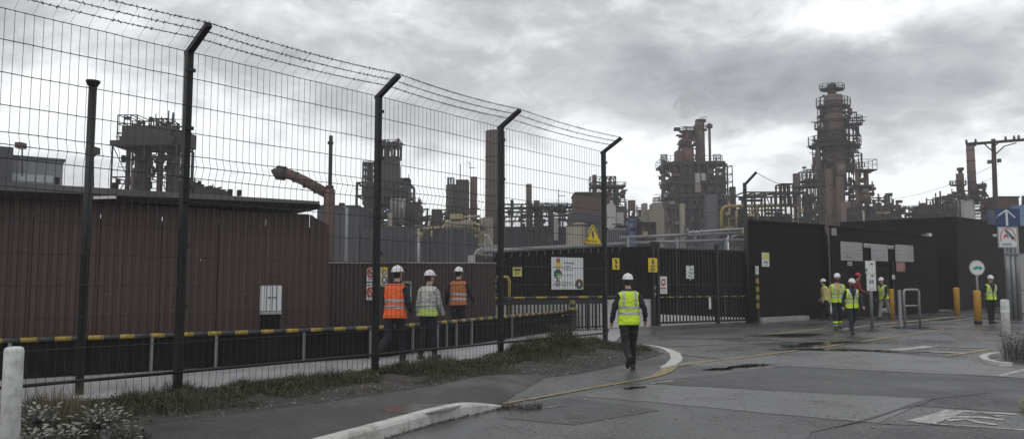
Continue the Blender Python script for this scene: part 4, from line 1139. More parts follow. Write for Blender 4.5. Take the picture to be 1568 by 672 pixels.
# road sign assembly at the right
sp1 = XD(1544, 34.5); sp2 = XD(1559, 34.6)
t = thing('sign_poles', 'pair of thick grey poles with a cross clamp carrying the road signs at right', 'pole', sp1)
for q, r_, yt in ((sp1, .105, 330), (sp1 + Vector((.24, .02, 0)), .09, 352), (sp2, .105, 322)):
    MB().tube([q, Vector((q.x, q.y, P(1544, yt, q.y).z))], r_, 12).build('pole', 'galvanised', t)
for z in (2.9, 4.2): MB().beam(sp1 + Vector((-.2, -.14, z)), sp2 + Vector((.2, -.14, z)), .05, .08).build('clamp', 'grey_post', t)
s = Sign('direction_sign', 'blue rectangular road sign with a white upward arrow on the grey poles', 'sign', (1524, 319.5, 1562, 346.5), sp1 - Vector((0, .34, 0)), sp2 - Vector((-.3, .34, 0)), 0, 'sign_blue')
s.stroke([(.46, .05), (.46, .9)], .11, 'white_sign', 'arrow'); s.stroke([(.14, .62), (.46, .93), (.80, .5)], .06, 'white_sign', 'arrow'); s.stroke([(.04, .5), (.15, .62)], .04, 'sign_pink', 'arrow'); s.q(.0, .96, 1, 1, 'sign_blue', 'rim'); s.end()
s = Sign('direction_sign', 'plain dark blue road sign angled behind the arrow sign', 'sign', (1511.5, 322, 1527, 344), XD(1511, 34.3), XD(1530, 34.9), 0, 'sign_blue')
s.stroke([(0, .02), (1, .02), (1, .98), (0, .98), (0, .02)], .03, 'tank_blue', 'rim'); s.end()
s = Sign('no_walking_sign', 'white sign with a red arch and crossed pictogram under the blue sign', 'sign', (1528.5, 347.5, 1558, 379), sp1 - Vector((0, .34, 0)), sp2 - Vector((-.3, .34, 0)), .02, 'white_sign')
s.stroke([(.02, .02), (.98, .02), (.98, .98), (.02, .98), (.02, .02)], .05, 'grey_sign', 'rim')
s.stroke([(.14, .3), (.12, .6), (.25, .85), (.5, .94), (.75, .85), (.88, .6), (.86, .3)], .07, 'sign_pink', 'arch')
s.stroke([(.28, .52), (.46, .62), (.52, .46)], .07, 'sign_red'); s.stroke([(.30, .45), (.40, .66)], .05, 'sign_red'); s.stroke([(.40, .84), (.58, .66), (.80, .40)], .12, 'sign_ink'); s.stroke([(.44, .80), (.66, .58)], .05, 'sign_green', lv=2); s.text('TOMRSMEE', .16, .11, .14, 'sign_blue', .75); s.end()

# ------------------------------------------------------------------ bollards, hoop, lamp, pole
def bollard(name, label, q, h, r_, col, cap, group=None, base=None):
    t = thing(name, label, 'bollard', q, group)
    b = MB(); b.lathe(q, [(r_, 0), (r_, h - r_ * .5), (r_ * .93, h - r_ * .2), (r_ * .7, h - r_ * .05), (r_ * .2, h)], 18); b.build('post', col, t)
    if base: MB().lathe(q, [(r_ * 1.05, 0), (r_ * 1.05, .12), (r_ * 1.01, .14)], 18).build('base_collar', base, t)
    if cap: MB().lathe(q, [(r_ * 1.02, h - .34), (r_ * 1.03, h - .33), (r_ * 1.03, h - .27), (r_ * 1.02, h - .26)], 18).build('band', cap, t)
    return t
q = XD(27, 5.35); zt_ = P(27, 530, 5.35).z
bollard('white_bollard', 'white round topped bollard close up at the lower left corner', q, zt_, .061, 'white_paint', None)
q = G(1542, 533); zt_ = P(1542, 458, q.y).z
bollard('white_bollard', 'white bollard with a pale band in the weeds at the right edge', q, zt_, .10, 'white_paint', 'white_sign')
for (x, y0, y1, r_, lab) in ((1366.5, 442, 489, .10, 'yellow bollard beside the person leaving the doorway'), (1466, 440, 484, .14, 'yellow bollard before the corner of the black hall'), (1498, 444, 496, .135, 'yellow bollard with a dark base in front of the round sign')):
    q = G(x, y1); bollard('yellow_bollard', lab, q, P(x, y0, q.y).z, r_, 'bollard_yellow', None, 'yellow bollards in the yard', 'black_paint' if x > 1490 else None)
a, c = G(1386, 502), G(1409, 501.5); zt_ = P(1398, 443.5, a.y).z; e3 = G(1389, 497)
t = thing('cycle_hoop', 'grey steel tube hoop barrier with a mid rail standing on the asphalt', 'barrier', a)
def hoop(p, q, z, r_): return MB().tube([p, p + Vector((0, 0, z - .1)), p.lerp(q, .04) + Vector((0, 0, z - .03)), p.lerp(q, .14) + Vector((0, 0, z)), p.lerp(q, .86) + Vector((0, 0, z)), p.lerp(q, .96) + Vector((0, 0, z - .03)), q + Vector((0, 0, z - .1)), q], r_, 10)
hoop(a, c, zt_, .045).build('hoop', 'galvanised', t)
MB().tube([a + Vector((0, 0, zt_ * .58)), c + Vector((0, 0, zt_ * .58))], .03, 8).build('mid_rail', 'galvanised', t)
MB().box(a + Vector((-.14, .05, zt_ / 2)), (.10, .10, zt_)).build('side_post', 'galvanised', t)
MB().box(a.lerp(c, .5) + Vector((-.05, 0, .02)), ((c - a).length + .5, .22, .035)).build('base_plate', 'steel_mid', t)
q = on_wall(1144, 434, BA, BC, .3); q.z = 0; zb = P(1141, 280, q.y).z; e_ = P(1158, 264, q.y)
t = thing('cranked_pole', 'tall slim black pole with a cranked top at the corner of the black building', 'pole', q)
MB().tube([q, q + Vector((0, 0, zb))], .075, 10).build('shaft', 'pole_black', t)
MB().beam(q + Vector((0, 0, zb - .08)), Vector((e_.x, e_.y, e_.z)), .13, .10).build('arm', 'pole_black', t)
crank_top = Vector((e_.x, e_.y, e_.z))
# timber utility pole
ub = XD(1528, 63); ut = P(1521, 213, 63)
t = thing('utility_pole', 'weathered timber utility pole with a long crossarm behind the black hall', 'pole', ub)
MB().tube([ub, Vector((ut.x, ut.y, ut.z))], [.24, .16], 12).build('shaft', 'wood_pole', t)
xa, xb = P(1478, 222, 63.0), P(1566, 215, 63.0); xa.y -= .25; xb.y -= .25
MB().beam(xa, xb, .16, .22).build('crossarm', 'wood_pole', t)
for pts in ([(1507, 220), (1513, 226), (1521, 232)], [(1525, 236), (1538, 224), (1556, 219)], [(1524, 223), (1530, 218)]):
    MB().tube([P(x, y, 62.7) for x, y in pts], .05, 6).build('brace', 'wood_pole', t)
ins = []
for x, y in ((1480, 221), (1494, 220), (1540, 216), (1553, 215), (1560, 214)):
    p = P(x, y, 62.75); MB().lathe(p, [(.07, 0), (.07, .12), (.11, .14), (.11, .2), (.08, .24), (.08, .34), (.03, .4)], 10).build('insulator', 'insulator', t); ins.append(p + Vector((0, 0, .35)))
for x, y in ((1515, 248), (1530, 246)): MB().box(P(x, y, 62.7), (.25, .2, .3)).build('bracket', 'insulator', t)
def line(pts_a, pts_b, sag, label, r_=.016):
    pts = []
    for k in range(25):
        f = k / 24; p = pts_a.lerp(pts_b, f); pts.append(p - Vector((0, 0, sag * 4 * f * (1 - f))))
    o = MB().tube(pts, r_, 4, False).build('power_line', 'steel_dark'); tag(o, label, 'cable', 'overhead lines in the yard')
line(P(1529, 250, 62.6), P(1330, 305, 112), 1.0, 'upper overhead line from the utility pole to the main tower')
line(P(1529, 268, 62.6), P(1335, 318, 112), 1.0, 'lower overhead line from the utility pole to the main tower')
line(crank_top, P(1220, 277, 89), .5, 'overhead line from the cranked pole top to the grey column')
line(Vector((q.x, q.y, zb - .5)), P(1196, 288, 88), .5, 'overhead line from below the crank to the pipe gantry')

# ------------------------------------------------------------------ road surface patches and painted marks
def gpoly(name, pts, z, matname):
    q_ = [G(*p) for p in pts]; o_ = []
    for i, p in enumerate(q_):
        r_ = q_[(i + 1) % len(q_)]; m_ = max(2, min(60, int((r_ - p).length / .25)))
        for k in range(m_):
            v = p.lerp(r_, k / m_); j = .045 * mnoise.noise(Vector((v.x * 2.1, v.y * 2.1, 1))) + .03 * mnoise.noise(Vector((v.x * 7, v.y * 7, 4)))
            o_.append(v + Vector((j, j * 1.4, 0)))
    return ground_sheet(name, o_, z, matname)
gpoly('asphalt_patch', [(1020, 556), (1160, 546), (1270, 532), (1440, 548), (1570, 560), (1700, 568), (1700, 590), (1540, 577), (1205, 561), (1130, 566)], .004, 'asphalt_light')
gpoly('asphalt_patch', [(1000, 583), (1205, 561.5), (1540, 577.5), (1700, 590), (1700, 640), (1402, 622), (1434, 611), (1030, 589)], .004, 'asphalt_dark')
gpoly('asphalt_patch', [(985, 588), (1030, 589.5), (1432, 611), (1400, 622.5), (1345, 648), (964, 613), (880, 606)], .004, 'asphalt_light')
gpoly('asphalt_patch', [(800, 618), (880, 608), (1010, 628), (880, 650), (770, 640)], .004, 'asphalt_dark')
gpoly('asphalt_patch', [(1240, 665), (1420, 650), (1700, 672), (1700, 760), (1200, 700)], .004, 'asphalt_dark')
gpoly('asphalt_patch', [(1000, 505), (1130, 500), (1300, 505), (1180, 516), (1010, 520)], .004, 'asphalt_dark')
gpoly('asphalt_patch', [(1345, 649), (1401, 623), (1570, 634), (1700, 641), (1700, 671), (1421, 651)], .004, 'asphalt')
def ribbon(name, pts, wd_, z, matname, px=True):
    pts = [G(*p) if px else p for p in pts]
    b = MB(); 
    for i, p in enumerate(pts):
        t_ = (pts[min(i + 1, len(pts) - 1)] - pts[max(i - 1, 0)]).normalized(); n_ = Vector((-t_.y, t_.x, 0))
        w_ = wd_[i] if isinstance(wd_, (list, tuple)) else wd_
        for s_ in (.5, -.5): b.v.append(p + n_ * s_ * w_ + Vector((0, 0, z)))
    for i in range(len(pts) - 1): b.face([2 * i, 2 * i + 1, 2 * i + 3, 2 * i + 2])
    return b.build(name, matname, None, 'structure')
ribbon('yellow_line', [(772, 618), (820, 609.5), (860, 602.5), (900, 595), (950, 586.5), (990, 579.5)], .085, .010, 'road_yellow')
ribbon('yellow_line', [(990, 579.5), (1006, 575), (1018, 569), (1030, 561.5)], [.085, .16, .24, .22], .011, 'road_yellow')
ribbon('yellow_line', [(1030, 561), (1090, 552.5), (1156, 545), (1254, 532), (1340, 520), (1446, 504)], .14, .010, 'road_yellow')
ribbon('yellow_line', [(1160, 513.5), (1215, 508), (1262, 503)], .22, .010, 'road_yellow')
ribbon('yellow_line', [(1022, 530), (1100, 527.5), (1198, 524)], .18, .010, 'road_yellow_worn')
ribbon('yellow_line', [(1026, 533), (1040, 540), (1060, 545), (1104, 549)], .12, .011, 'road_yellow_worn')
ribbon('yellow_line', [(1446, 545.5), (1485, 540), (1516, 534.5)], [.10, .13, .17], .010, 'road_yellow')
ribbon('yellow_line', [(1000, 500.5), (1060, 497), (1150, 492.5)], .15, .010, 'road_yellow_worn')
ribbon('yellow_line', [(1366, 495), (1420, 490), (1462, 485.5)], .2, .010, 'road_yellow')
ribbon('white_line', [(1285, 505), (1330, 498), (1430, 488), (1480, 483)], .3, .009, 'road_white_worn')
ribbon('white_line', [(1350, 500), (1430, 494), (1500, 486)], .25, .009, 'road_white_worn')
ribbon('white_line', [(985, 513), (1050, 515), (1110, 517)], .18, .009, 'road_white_worn')
ribbon('white_line', [(1000, 587), (1016, 585), (1032, 583)], .07, .010, 'road_white')
ribbon('white_line', [(828, 626), (862, 620)], .05, .010, 'road_white_worn')
# bay mark further off
ribbon('bay_marking', [(1369, 536.5), (1400, 533), (1426, 530)], .36, .010, 'road_white')
ribbon('bay_marking', [(1368, 537), (1420, 538.5), (1478, 541)], .26, .011, 'road_white')
ribbon('bay_marking', [(1428, 530), (1470, 532), (1516, 533)], .26, .011, 'road_white_worn')
ribbon('bay_marking', [(1405, 534), (1450, 535), (1490, 536)], .22, .010, 'road_white_worn')
ribbon('white_line', [(1530, 576), (1550, 571), (1575, 565)], .12, .010, 'road_white')
ribbon('white_line', [(1250, 560), (1400, 566), (1540, 577), (1600, 580)], .04, .010, 'road_white_worn')
# worn letters painted at the lower right
ribbon('road_lettering', [(1408, 647), (1440, 638), (1462, 629)], [.30, .26, .22], .010, 'road_white')
ribbon('road_lettering', [(1468, 630), (1512, 632), (1556, 634.5)], .13, .010, 'road_white')
ribbon('road_lettering', [(1470, 634.5), (1510, 634.5), (1545, 638)], .06, .010, 'road_white')
ribbon('road_lettering', [(1456, 638.5), (1500, 639), (1538, 643)], .13, .010, 'road_white')
ribbon('road_lettering', [(1450, 644), (1478, 642), (1500, 647), (1526, 651)], .12, .010, 'road_white')
ribbon('road_lettering', [(1500, 631.5), (1520, 636), (1538, 641)], .06, .012, 'road_white_worn')
ribbon('road_lettering', [(1405, 647), (1440, 650), (1500, 654), (1570, 659)], .05, .011, 'road_white')
ribbon('tar_seam', [(1372, 628), (1392, 622), (1408, 618), (1420, 612), (1440, 609), (1478, 605), (1520, 601)], [.02, .09, .13, .08, .06, .05, .02], .009, 'tar_black')
ribbon('tar_seam', [(1240, 662), (1290, 651), (1330, 642), (1372, 628)], [.02, .04, .05, .03], .009, 'tar_black')
ribbon('tar_seam', [(985, 588), (1100, 593), (1250, 601.5), (1432, 611)], .018, .009, 'tar_black')
ribbon('tar_seam', [(1205, 561), (1370, 568.5), (1540, 577)], .02, .008, 'tar_black')
# white painted kerb nose around the bank end
ke = [G(*p) for p in ((985, 528), (1004, 531), (1022, 536), (1034, 543), (1036, 551), (1028, 559), (1014, 564))]
b = MB()
wds = [.05, .10, .17, .24, .25, .22, .10]
kn_o = thing('kerb_nose', 'curved low white painted kerb around the end of the verge', 'kerb', ke[0])
for i in range(len(ke) - 1):
    b = MB()
    for j, i2 in enumerate((i, i + 1)):
        t_ = (ke[min(i2 + 1, len(ke) - 1)] - ke[max(i2 - 1, 0)]).normalized(); n_ = Vector((-t_.y, t_.x, 0))
        p = ke[i2]
        if j == 1: p = p - t_ * .012
        for s_ in (.5, -.5):
            for z in (-.02, .05): b.v.append(p + n_ * s_ * wds[i2] + Vector((0, 0, z if z < 0 else z - .022)))
    for f in ((0, 2, 3, 1), (4, 5, 7, 6), (1, 3, 7, 5), (0, 1, 5, 4), (2, 6, 7, 3)): b.face(list(f))
    b.build('kerbstone', 'kerb_white', kn_o)
# puddles
def puddle(px_pts, z=.013, halo=True):
    pts = [G(*p) for p in px_pts]; out_ = []
    n = len(pts)
    for i in range(n):
        p0, p1, p2, p3 = pts[i - 1], pts[i], pts[(i + 1) % n], pts[(i + 2) % n]
        for k in range(5):
            f = k / 5
            out_.append(.5 * ((2 * p1) + (p2 - p0) * f + (2 * p0 - 5 * p1 + 4 * p2 - p3) * f * f + (3 * p1 - p0 - 3 * p2 + p3) * f ** 3))
    b = MB()
    for p in out_: b.v.append(Vector((p.x + rnd.uniform(-.03, .03), p.y + rnd.uniform(-.05, .05), z)))
    c = sum(out_, Vector()) / len(out_)
    a = sum(out_[i].x * out_[(i + 1) % len(out_)].y - out_[(i + 1) % len(out_)].x * out_[i].y for i in range(len(out_)))
    if a < 0: b.v.reverse()
    b.face(list(range(len(b.v))))
    if z > .1 or not halo: return b.build('puddle', 'muddy_water' if z > .1 else 'puddle_water', None, 'structure')
    dp_ = MB(); c2 = sum(b.v, Vector()) / len(b.v)
    dp_.v = [c2 + (v - c2) * (1.30 + .35 * mnoise.noise(Vector((v.x * 1.5, v.y * 1.5, 2)))) + (v - c2).normalized() * .12 - Vector((0, 0, .0018 if z < .1 else .004)) for v in b.v]
    dp_.face(list(range(len(dp_.v)))); dp_.build('damp_patch', 'damp_asphalt', None, 'structure')
    return b.build('puddle', 'puddle_water' if z < .1 else 'muddy_water', None, 'structure')
puddle([(1222, 527), (1252, 524), (1296, 523), (1306, 524.5), (1268, 527.5), (1236, 529)])
puddle([(1205, 531), (1225, 529.8), (1246, 530.5), (1226, 532)])
puddle([(1202, 535), (1240, 534), (1300, 535), (1366, 537.2), (1360, 538.6), (1300, 537.2), (1240, 536.4)])
puddle([(1112, 563.5), (1140, 558.5), (1186, 558.5), (1166, 560.5), (1136, 563.6)], .013, False)
puddle([(1075, 566.5), (1100, 564), (1124, 564.2), (1098, 566.8)], .013, False)
puddle([(952, 595.5), (972, 592.5), (990, 592.5), (966, 596.5)], .013, False)
G0 = G
def raised(px_pts, z):
    global G
    G = lambda x, y, zz=0.0: G0(x, y, z)
    try: return puddle(px_pts, z)
    finally: G = G0
raised([(586, 627), (622, 617.5), (668, 617), (706, 620), (676, 629), (630, 633)], .142)
puddle([(1168, 514), (1220, 511.5), (1262, 512), (1230, 515.5)])
def speck_s(z=.004):
    for _ in range(9):
        p = G(rnd.uniform(760, 1570), 672 - abs(rnd.gauss(0, 60)))
        return Vector((p.x, p.y, z))
V_ = MB()
for _ in range(1500):
    p = speck_s(.012); s_ = rnd.uniform(.004, .013) * (1 if rnd.random() < .9 else 1.8)
    V_.box(p, (s_, s_ * rnd.uniform(.6, 1.6), s_ * .6), rnd.uniform(0, 3))
V_.build('road_grit', 'concrete_wall', None, 'stuff')
# ------------------------------------------------------------------ the works beyond the walls
class Plant:
    """one structure of the works, surveyed at distance d (metres)"""
    def __init__(s, name, label, cat, px, d, group=None):
        s.d = d; s.k = d / F_PX; s.o = thing(name, label, cat, XD(px, d), group)
    def z(s, py, px=784): return P(px, py, s.d).z
    def x(s, px, py=434): return P(px, py, s.d).x
    def cyl(s, name, px, y0, y1, w_, m_, dd=0, top=None, n=16, cap=True, parent=None, rings=0, ringm='steel_dark'):
        zb = max(0, s.z(y1)) if y1 < 430 else 0; zt_ = s.z(y0); r_ = w_ * s.k / 2; rt = r_ if top is None else top * s.k / 2
        xm = s.x(px, (y0 + min(y1, 434)) / 2); c = Vector((xm, s.d + dd, 0))
        o = MB().lathe(c, [(r_, zb), (rt, zt_ - .02), (rt * .92, zt_)], n).build(name, m_, parent or s.o)
        if rings:
            for k in range(rings):
                f = (k + .5) / rings; rr = lin((r_, rt), f) * 1.06
                MB().lathe(c, [(rr, lin((zb, zt_), f) - .06 * s.k * 10), (rr, lin((zb, zt_), f) + .06 * s.k * 10)], n).build('band', ringm, o)
        return o
    def box(s, name, x0, y0, x1, y1, dep, m_, dd=0, parent=None, rz=0):
        zb = s.z(y1) if y1 < 432 else 0; zt_ = s.z(y0); xa, xb = s.x(x0, y0), s.x(x1, y0)
        return MB().box(((xa + xb) / 2, s.d + dd, (zb + zt_) / 2), (xb - xa, dep, zt_ - zb), rz).build(name, m_, parent or s.o)
    def pt(s, px, py, dd=0): p = P(px, py, s.d); p.y += dd; return p
    def pipe(s, name, pts, w_, m_, n=10, parent=None):
        return MB().tube([s.pt(p[0], p[1], p[2] if len(p) > 2 else 0) for p in pts], w_ * s.k / 2, n).build(name, m_, parent or s.o)
    def plat(s, px, y, w_, rail=9, dep=None, dd=0, round_=True, m_='steel_dark', th=3):
        c = s.pt(px, y, dd); r_ = w_ * s.k / 2; t_ = th * s.k; b = MB(); rb = MB(); h = rail * s.k; dep = dep or 2 * r_
        if round_:
            b.lathe(c, [(r_ * .96, -t_ * .55), (r_, 0)], 18, sy=.72, smooth=False); n = 14
            pp_ = [c + Vector((r_ * math.cos(6.2832 * k / n), r_ * .72 * math.sin(6.2832 * k / n), 0)) for k in range(n)]
        else:
            b.box(c - Vector((0, 0, t_ / 2)), (2 * r_, dep, t_)); n = 0; pp_ = []
            hx, hy = r_, dep / 2; m1 = max(2, int(2 * r_ / (1.0)))
            for k in range(m1): pp_.append(c + Vector((-hx + 2 * hx * k / m1, -hy, 0)))
            for k in range(2): pp_.append(c + Vector((hx, -hy + 2 * hy * k / 2, 0)))
            for k in range(m1): pp_.append(c + Vector((hx - 2 * hx * k / m1, hy, 0)))
            for k in range(2): pp_.append(c + Vector((-hx, hy - 2 * hy * k / 2, 0)))
        o = b.build('platform', m_, s.o)
        if rail:
            for k, p in enumerate(pp_):
                q = pp_[(k + 1) % len(pp_)]
                rb.beam(p, p + Vector((0, 0, h)), .06); rb.beam(p + Vector((0, 0, h)), q + Vector((0, 0, h)), .06); rb.beam(p + Vector((0, 0, h * .5)), q + Vector((0, 0, h * .5)), .045)
            rb.build('railing', m_, o)
        return o
    def frame(s, x0, y0, x1, y1, dep, nx, ny, m_='steel_dark', bar_=.2, dd=0, brace=.5):
        xa, xb = s.x(x0, y0), s.x(x1, y0); zb = s.z(y1) if y1 < 432 else 0; zt_ = s.z(y0); b = MB()
        ys = (s.d + dd - dep / 2, s.d + dd + dep / 2)
        for y in ys:
            for i in range(nx + 1):
                x = lin((xa, xb), i / nx); b.beam((x, y, zb), (x, y, zt_), bar_)
            for j in range(ny + 1):
                z = lin((zb, zt_), j / ny); b.beam((xa, y, z), (xb, y, z), bar_ * .8)
            for i in range(nx):
                for j in range(ny):
                    if rnd.random() < brace:
                        p, q = (lin((xa, xb), i / nx), lin((xa, xb), (i + 1) / nx)); z0, z1 = lin((zb, zt_), j / ny), lin((zb, zt_), (j + 1) / ny)
                        if rnd.random() < .5: p, q = q, p
                        b.beam((p, y, z0), (q, y, z1), bar_ * .5)
        for i in range(nx + 1):
            for j in range(ny + 1):
                x = lin((xa, xb), i / nx); z = lin((zb, zt_), j / ny); b.beam((x, ys[0], z), (x, ys[1], z), bar_ * .7)
        return b.build('steel_frame', m_, s.o)
    def clutter(s, x0, y0, x1, y1, dep, n, mats=('steel_dark', 'steel_mid', 'rust_brown'), dd=0, small=1.0):
        """valves, short pipes and housings too small to pick apart"""
        b = MB()
        for _ in range(n):
            px, py = rnd.uniform(x0, x1), rnd.uniform(y0, y1); c = s.pt(px, py, dd + rnd.uniform(-dep / 2, dep / 2)); k = s.k * small; mi = rnd.randrange(len(mats))
            ty = rnd.random()
            if ty < .30: b.box(c, (rnd.uniform(2, 9) * k, rnd.uniform(2, 8) * k, rnd.uniform(2, 7) * k), 0, mi)
            elif ty < .55:
                l_ = rnd.uniform(6, 26) * k; b.tube([c - Vector((l_ / 2, 0, 0)), c + Vector((l_ / 2, 0, 0))], rnd.uniform(.5, 1.3) * k, 6, True, mi)
            elif ty < .85:
                l_ = rnd.uniform(6, 24) * k; b.tube([c - Vector((0, 0, l_ / 2)), c + Vector((0, 0, l_ / 2))], rnd.uniform(.5, 1.6) * k, 6, True, mi)
            elif ty < .93:
                l_ = rnd.uniform(6, 14) * k; b.tube([c - Vector((0, l_ / 2, 0)), c, c + Vector((l_ * .5, 0, 0)), c + Vector((l_ * .5, 0, -l_ * .6))], rnd.uniform(.6, 1.2) * k, 6, True, mi)
            else:
                r_ = rnd.uniform(2, 4) * k; h = rnd.uniform(5, 12) * k; b.lathe(c, [(r_ * .6, -h / 2), (r_, -h * .4), (r_, h * .4), (r_ * .6, h / 2)], 10, mi)
        for v in b.v: v.z = max(v.z, .02)
        return b.build('pipework', list(mats), s.o, 'stuff')
    def ladder(s, px, y0, y1, dd=0, m_='steel_dark'):
        b = MB(); a, c = s.pt(px, y1, dd), s.pt(px, y0, dd); c.x = a.x
        for o_ in (-.22, .22): b.beam(a + Vector((o_, 0, 0)), c + Vector((o_, 0, 0)), .06)
        n = max(2, int((c.z - a.z) / .45))
        for k in range(n): p = a.lerp(c, k / n); b.beam(p + Vector((-.22, 0, 0)), p + Vector((.22, 0, 0)), .04)
        return b.build('ladder', m_, s.o)

# office block behind the shed
ob_b = XD(88, 47); ob_a = ob_b - sdirn * 16; ob_m = on_wall(9, 434, ob_a, ob_b); ob_m.z = 0
ob = thing('office_block', 'grey flat roofed office block with a pale window band behind the brown shed', 'building', ob_b)
oz = on_wall(87, 247, ob_a, ob_b).z
wall_core(ob, ob_a, ob_b, 0, oz, 7, 'office_grey', 'wall', gap=0)
wall_core(ob, ob_a - sdirn * .1, ob_b + sdirn * .1, oz + .003, oz + .16, 7.2, 'hall_grey', 'roof_cap', gap=-.1)
wall_core(ob, ob_a, ob_m, 0, oz + .55, 3, 'hall_grey', 'side_block', gap=-.5)
wz0, wz1 = on_wall(60, 279, ob_a, ob_b).z, on_wall(60, 268, ob_a, ob_b).z
for k in range(5):
    p, q = on_wall(12 + k * 14.3, 270, ob_a, ob_b, .02), on_wall(24.5 + k * 14.3, 270, ob_a, ob_b, .02)
    p.z = q.z = (wz0 + wz1) / 2
    MB().beam(p, q, .05, wz1 - wz0).build('window', 'window_glass', ob)
t = Plant('floodlight_mast', 'short mast with a square floodlight above the office block roof', 'floodlight', 34, 42)
t.pipe('mast', [(34, 270), (34, 228)], 2.2, 'steel_dark'); t.box('lamp_head', 27, 219, 37, 227, .5, 'rust_brown'); t.box('lens', 28, 226, 36, 228, .4, 'grey_sign')
t = Plant('camera_mast', 'slim mast with a camera housing seen beside the black pole', 'camera', 144, 40)
t.pipe('mast', [(143, 290), (143, 238)], 2.2, 'steel_dark'); t.box('camera_housing', 141, 226, 150, 236, .5, 'steel_dark'); t.pipe('bracket', [(143, 241), (147, 237)], 2, 'steel_dark')
# hopper tower
t = Plant('hopper_tower', 'dark hopper on thick legs with a railed deck behind the brown shed', 'tower', 232, 58)
t.cyl('leg', 193, 226, 434, 7, 'steel_dark'); t.cyl('silo', 216, 228, 434, 24, 'steel_dark'); t.cyl('leg', 242, 228, 434, 8, 'steel_dark'); t.cyl('silo', 263, 215, 434, 20, 'steel_dark')
t.cyl('leg', 287, 225, 434, 3, 'steel_dark', .5)
t.box('deck', 186, 221, 278, 228, 3.4, 'steel_dark'); t.box('hopper', 201, 198, 273, 215, 2.8, 'steel_mid'); t.box('hopper_base', 198, 214, 280, 222, 3.0, 'steel_dark')
t.box('side_housing', 270, 204, 292, 226, 2.2, 'steel_dark')
t.frame(192, 181, 221, 221, 2.2, 3, 3, bar_=.07, brace=.2); t.frame(238, 186, 266, 198, 2, 4, 1, bar_=.08, brace=.1)
t.clutter(232, 190, 268, 198, 2, 16); t.clutter(184, 222, 290, 228, 3, 14)
t.pipe('chute', [(232, 270), (246, 250), (258, 240)], 5, 'steel_dark'); t.pipe('pipe', [(205, 245), (240, 245)], 3, 'steel_dark'); t.pipe('pipe', [(226, 240), (262, 240)], 3, 'steel_dark', )
t.clutter(250, 235, 275, 285, 3, 22); t.clutter(222, 240, 250, 290, 2, 12); t.ladder(281, 228, 290)
t.cyl('pipe', 216, 262, 434, 4, 'rust_pale', -1.6)
t.clutter(200, 180, 276, 200, 2.4, 34, ('steel_dark', 'steel_mid')); t.clutter(190, 226, 284, 290, 3.6, 60, ('steel_dark', 'steel_mid')); t.frame(188, 228, 284, 434, 3, 4, 5, bar_=.10, brace=.5); t.clutter(184, 214, 292, 224, 3.2, 26, ('steel_dark',))
for x, y0, x1, lab in ((285, 276, 304, 'small dark roof unit with ducts just right of the first cranked fence post'), (306, 286, 340, 'low flat roof unit on the shed roof right of the ducts')):
    t = Plant('roof_unit', lab, 'roof unit', (x + x1) / 2, 30)
    t.box('housing', x, y0 + 4, x1, 434, 1.2, 'steel_mid'); t.clutter(x, y0 - 2, x1, y0 + 6, .8, 14, small=.7)
# bent duct
t = Plant('exhaust_duct', 'brown vertical duct with a slanting branch pipe and a slim chimney on top', 'duct', 502, 42)
t.cyl('duct', 503, 290, 434, 17, 'rust_brown', rings=4); c_ = t.cyl('chimney', 506, 208, 292, 6, 'steel_mid'); t.cyl('collar', 506, 217, 221, 9, 'steel_dark'); t.cyl('collar', 505, 284, 292, 12, 'steel_mid')
t.pipe('branch_pipe', [(500, 296), (468, 278), (446, 268), (434, 265)], 16, 'rust_brown', 14); t.pipe('end_flange', [(437, 266), (424, 264)], 22, 'steel_mid', 16); t.pipe('cowl', [(425, 265), (420, 268)], 18, 'steel_dark', 14); t.pipe('bracket', [(424, 257), (430, 257)], 4, 'steel_dark')
for k in range(3): t.pipe('seam', [(452 + k * 16, 271 + k * 8.5), (454 + k * 16, 272 + k * 8.5)], 18, 'steel_mid', 14)
t = Plant('lamp_column', 'pale grey lamp column with a small lamp head beyond the shed', 'lamp', 530, 30)
t.cyl('column', 530, 318, 434, 6, 'galvanised', top=5); t.pipe('arm', [(530, 319), (523, 313)], 2.5, 'galvanised'); t.box('lamp_head', 520, 311, 527, 315, .25, 'steel_dark')
# dark hall masses
t = Plant('dark_hall', 'long dark grey hazy hall beyond the low brown wall', 'building', 560, 84)
t.box('wall', 500, 322, 560, 434, 8, 'hall_grey'); t.box('wall', 560, 352, 660, 434, 8, 'hall_grey', .5); t.box('wall', 648, 354, 742, 434, 8, 'hall_grey', 1)
for k in range(26): t.box('rib', 504 + k * 9.2, 356 if k > 5 else 324, 506 + k * 9.2, 434, .25, 'hall_grey', -4.0)
t.box('roof_edge', 499, 320, 561, 323, 8.4, 'steel_dark'); t.box('roof_edge', 560, 350, 744, 353, 8.6, 'steel_dark', .7)
# process tower 2
t = Plant('process_tower', 'dark process tower with an open frame top behind the second cranked fence post', 'tower', 598, 92)
t.box('shaft', 586, 243, 611, 300, 2.2, 'steel_mid'); t.frame(583, 222, 612, 243, 2.2, 3, 1, bar_=.25, brace=.2); t.plat(597, 222, 34, 5, round_=False, th=4); t.clutter(582, 216, 612, 222, 2, 18)
t.box('open_core', 589, 224, 596, 243, 1, 'steel_dark'); t.plat(565, 251, 16, 3, round_=False); t.frame(558, 251, 572, 300, 1.5, 2, 5, bar_=.2); t.cyl('vessel', 566, 254, 292, 5, 'steel_mid')
t.box('crosshead', 610, 274, 628, 283, 2, 'steel_mid'); t.box('riser', 619, 274, 628, 312, 2, 'steel_mid'); t.pipe('vent', [(613, 274), (613, 255)], 1.5, 'steel_dark'); t.pipe('vent', [(626, 274), (626, 267)], 1.2, 'steel_dark')
t.box('body', 560, 286, 612, 316, 4, 'steel_dark'); t.frame(553, 284, 630, 400, 5, 6, 6, bar_=.25)
for x in (606, 612, 618, 624): t.cyl('silo', x, 308, 345, 5.6, 'silo_grey', -3)
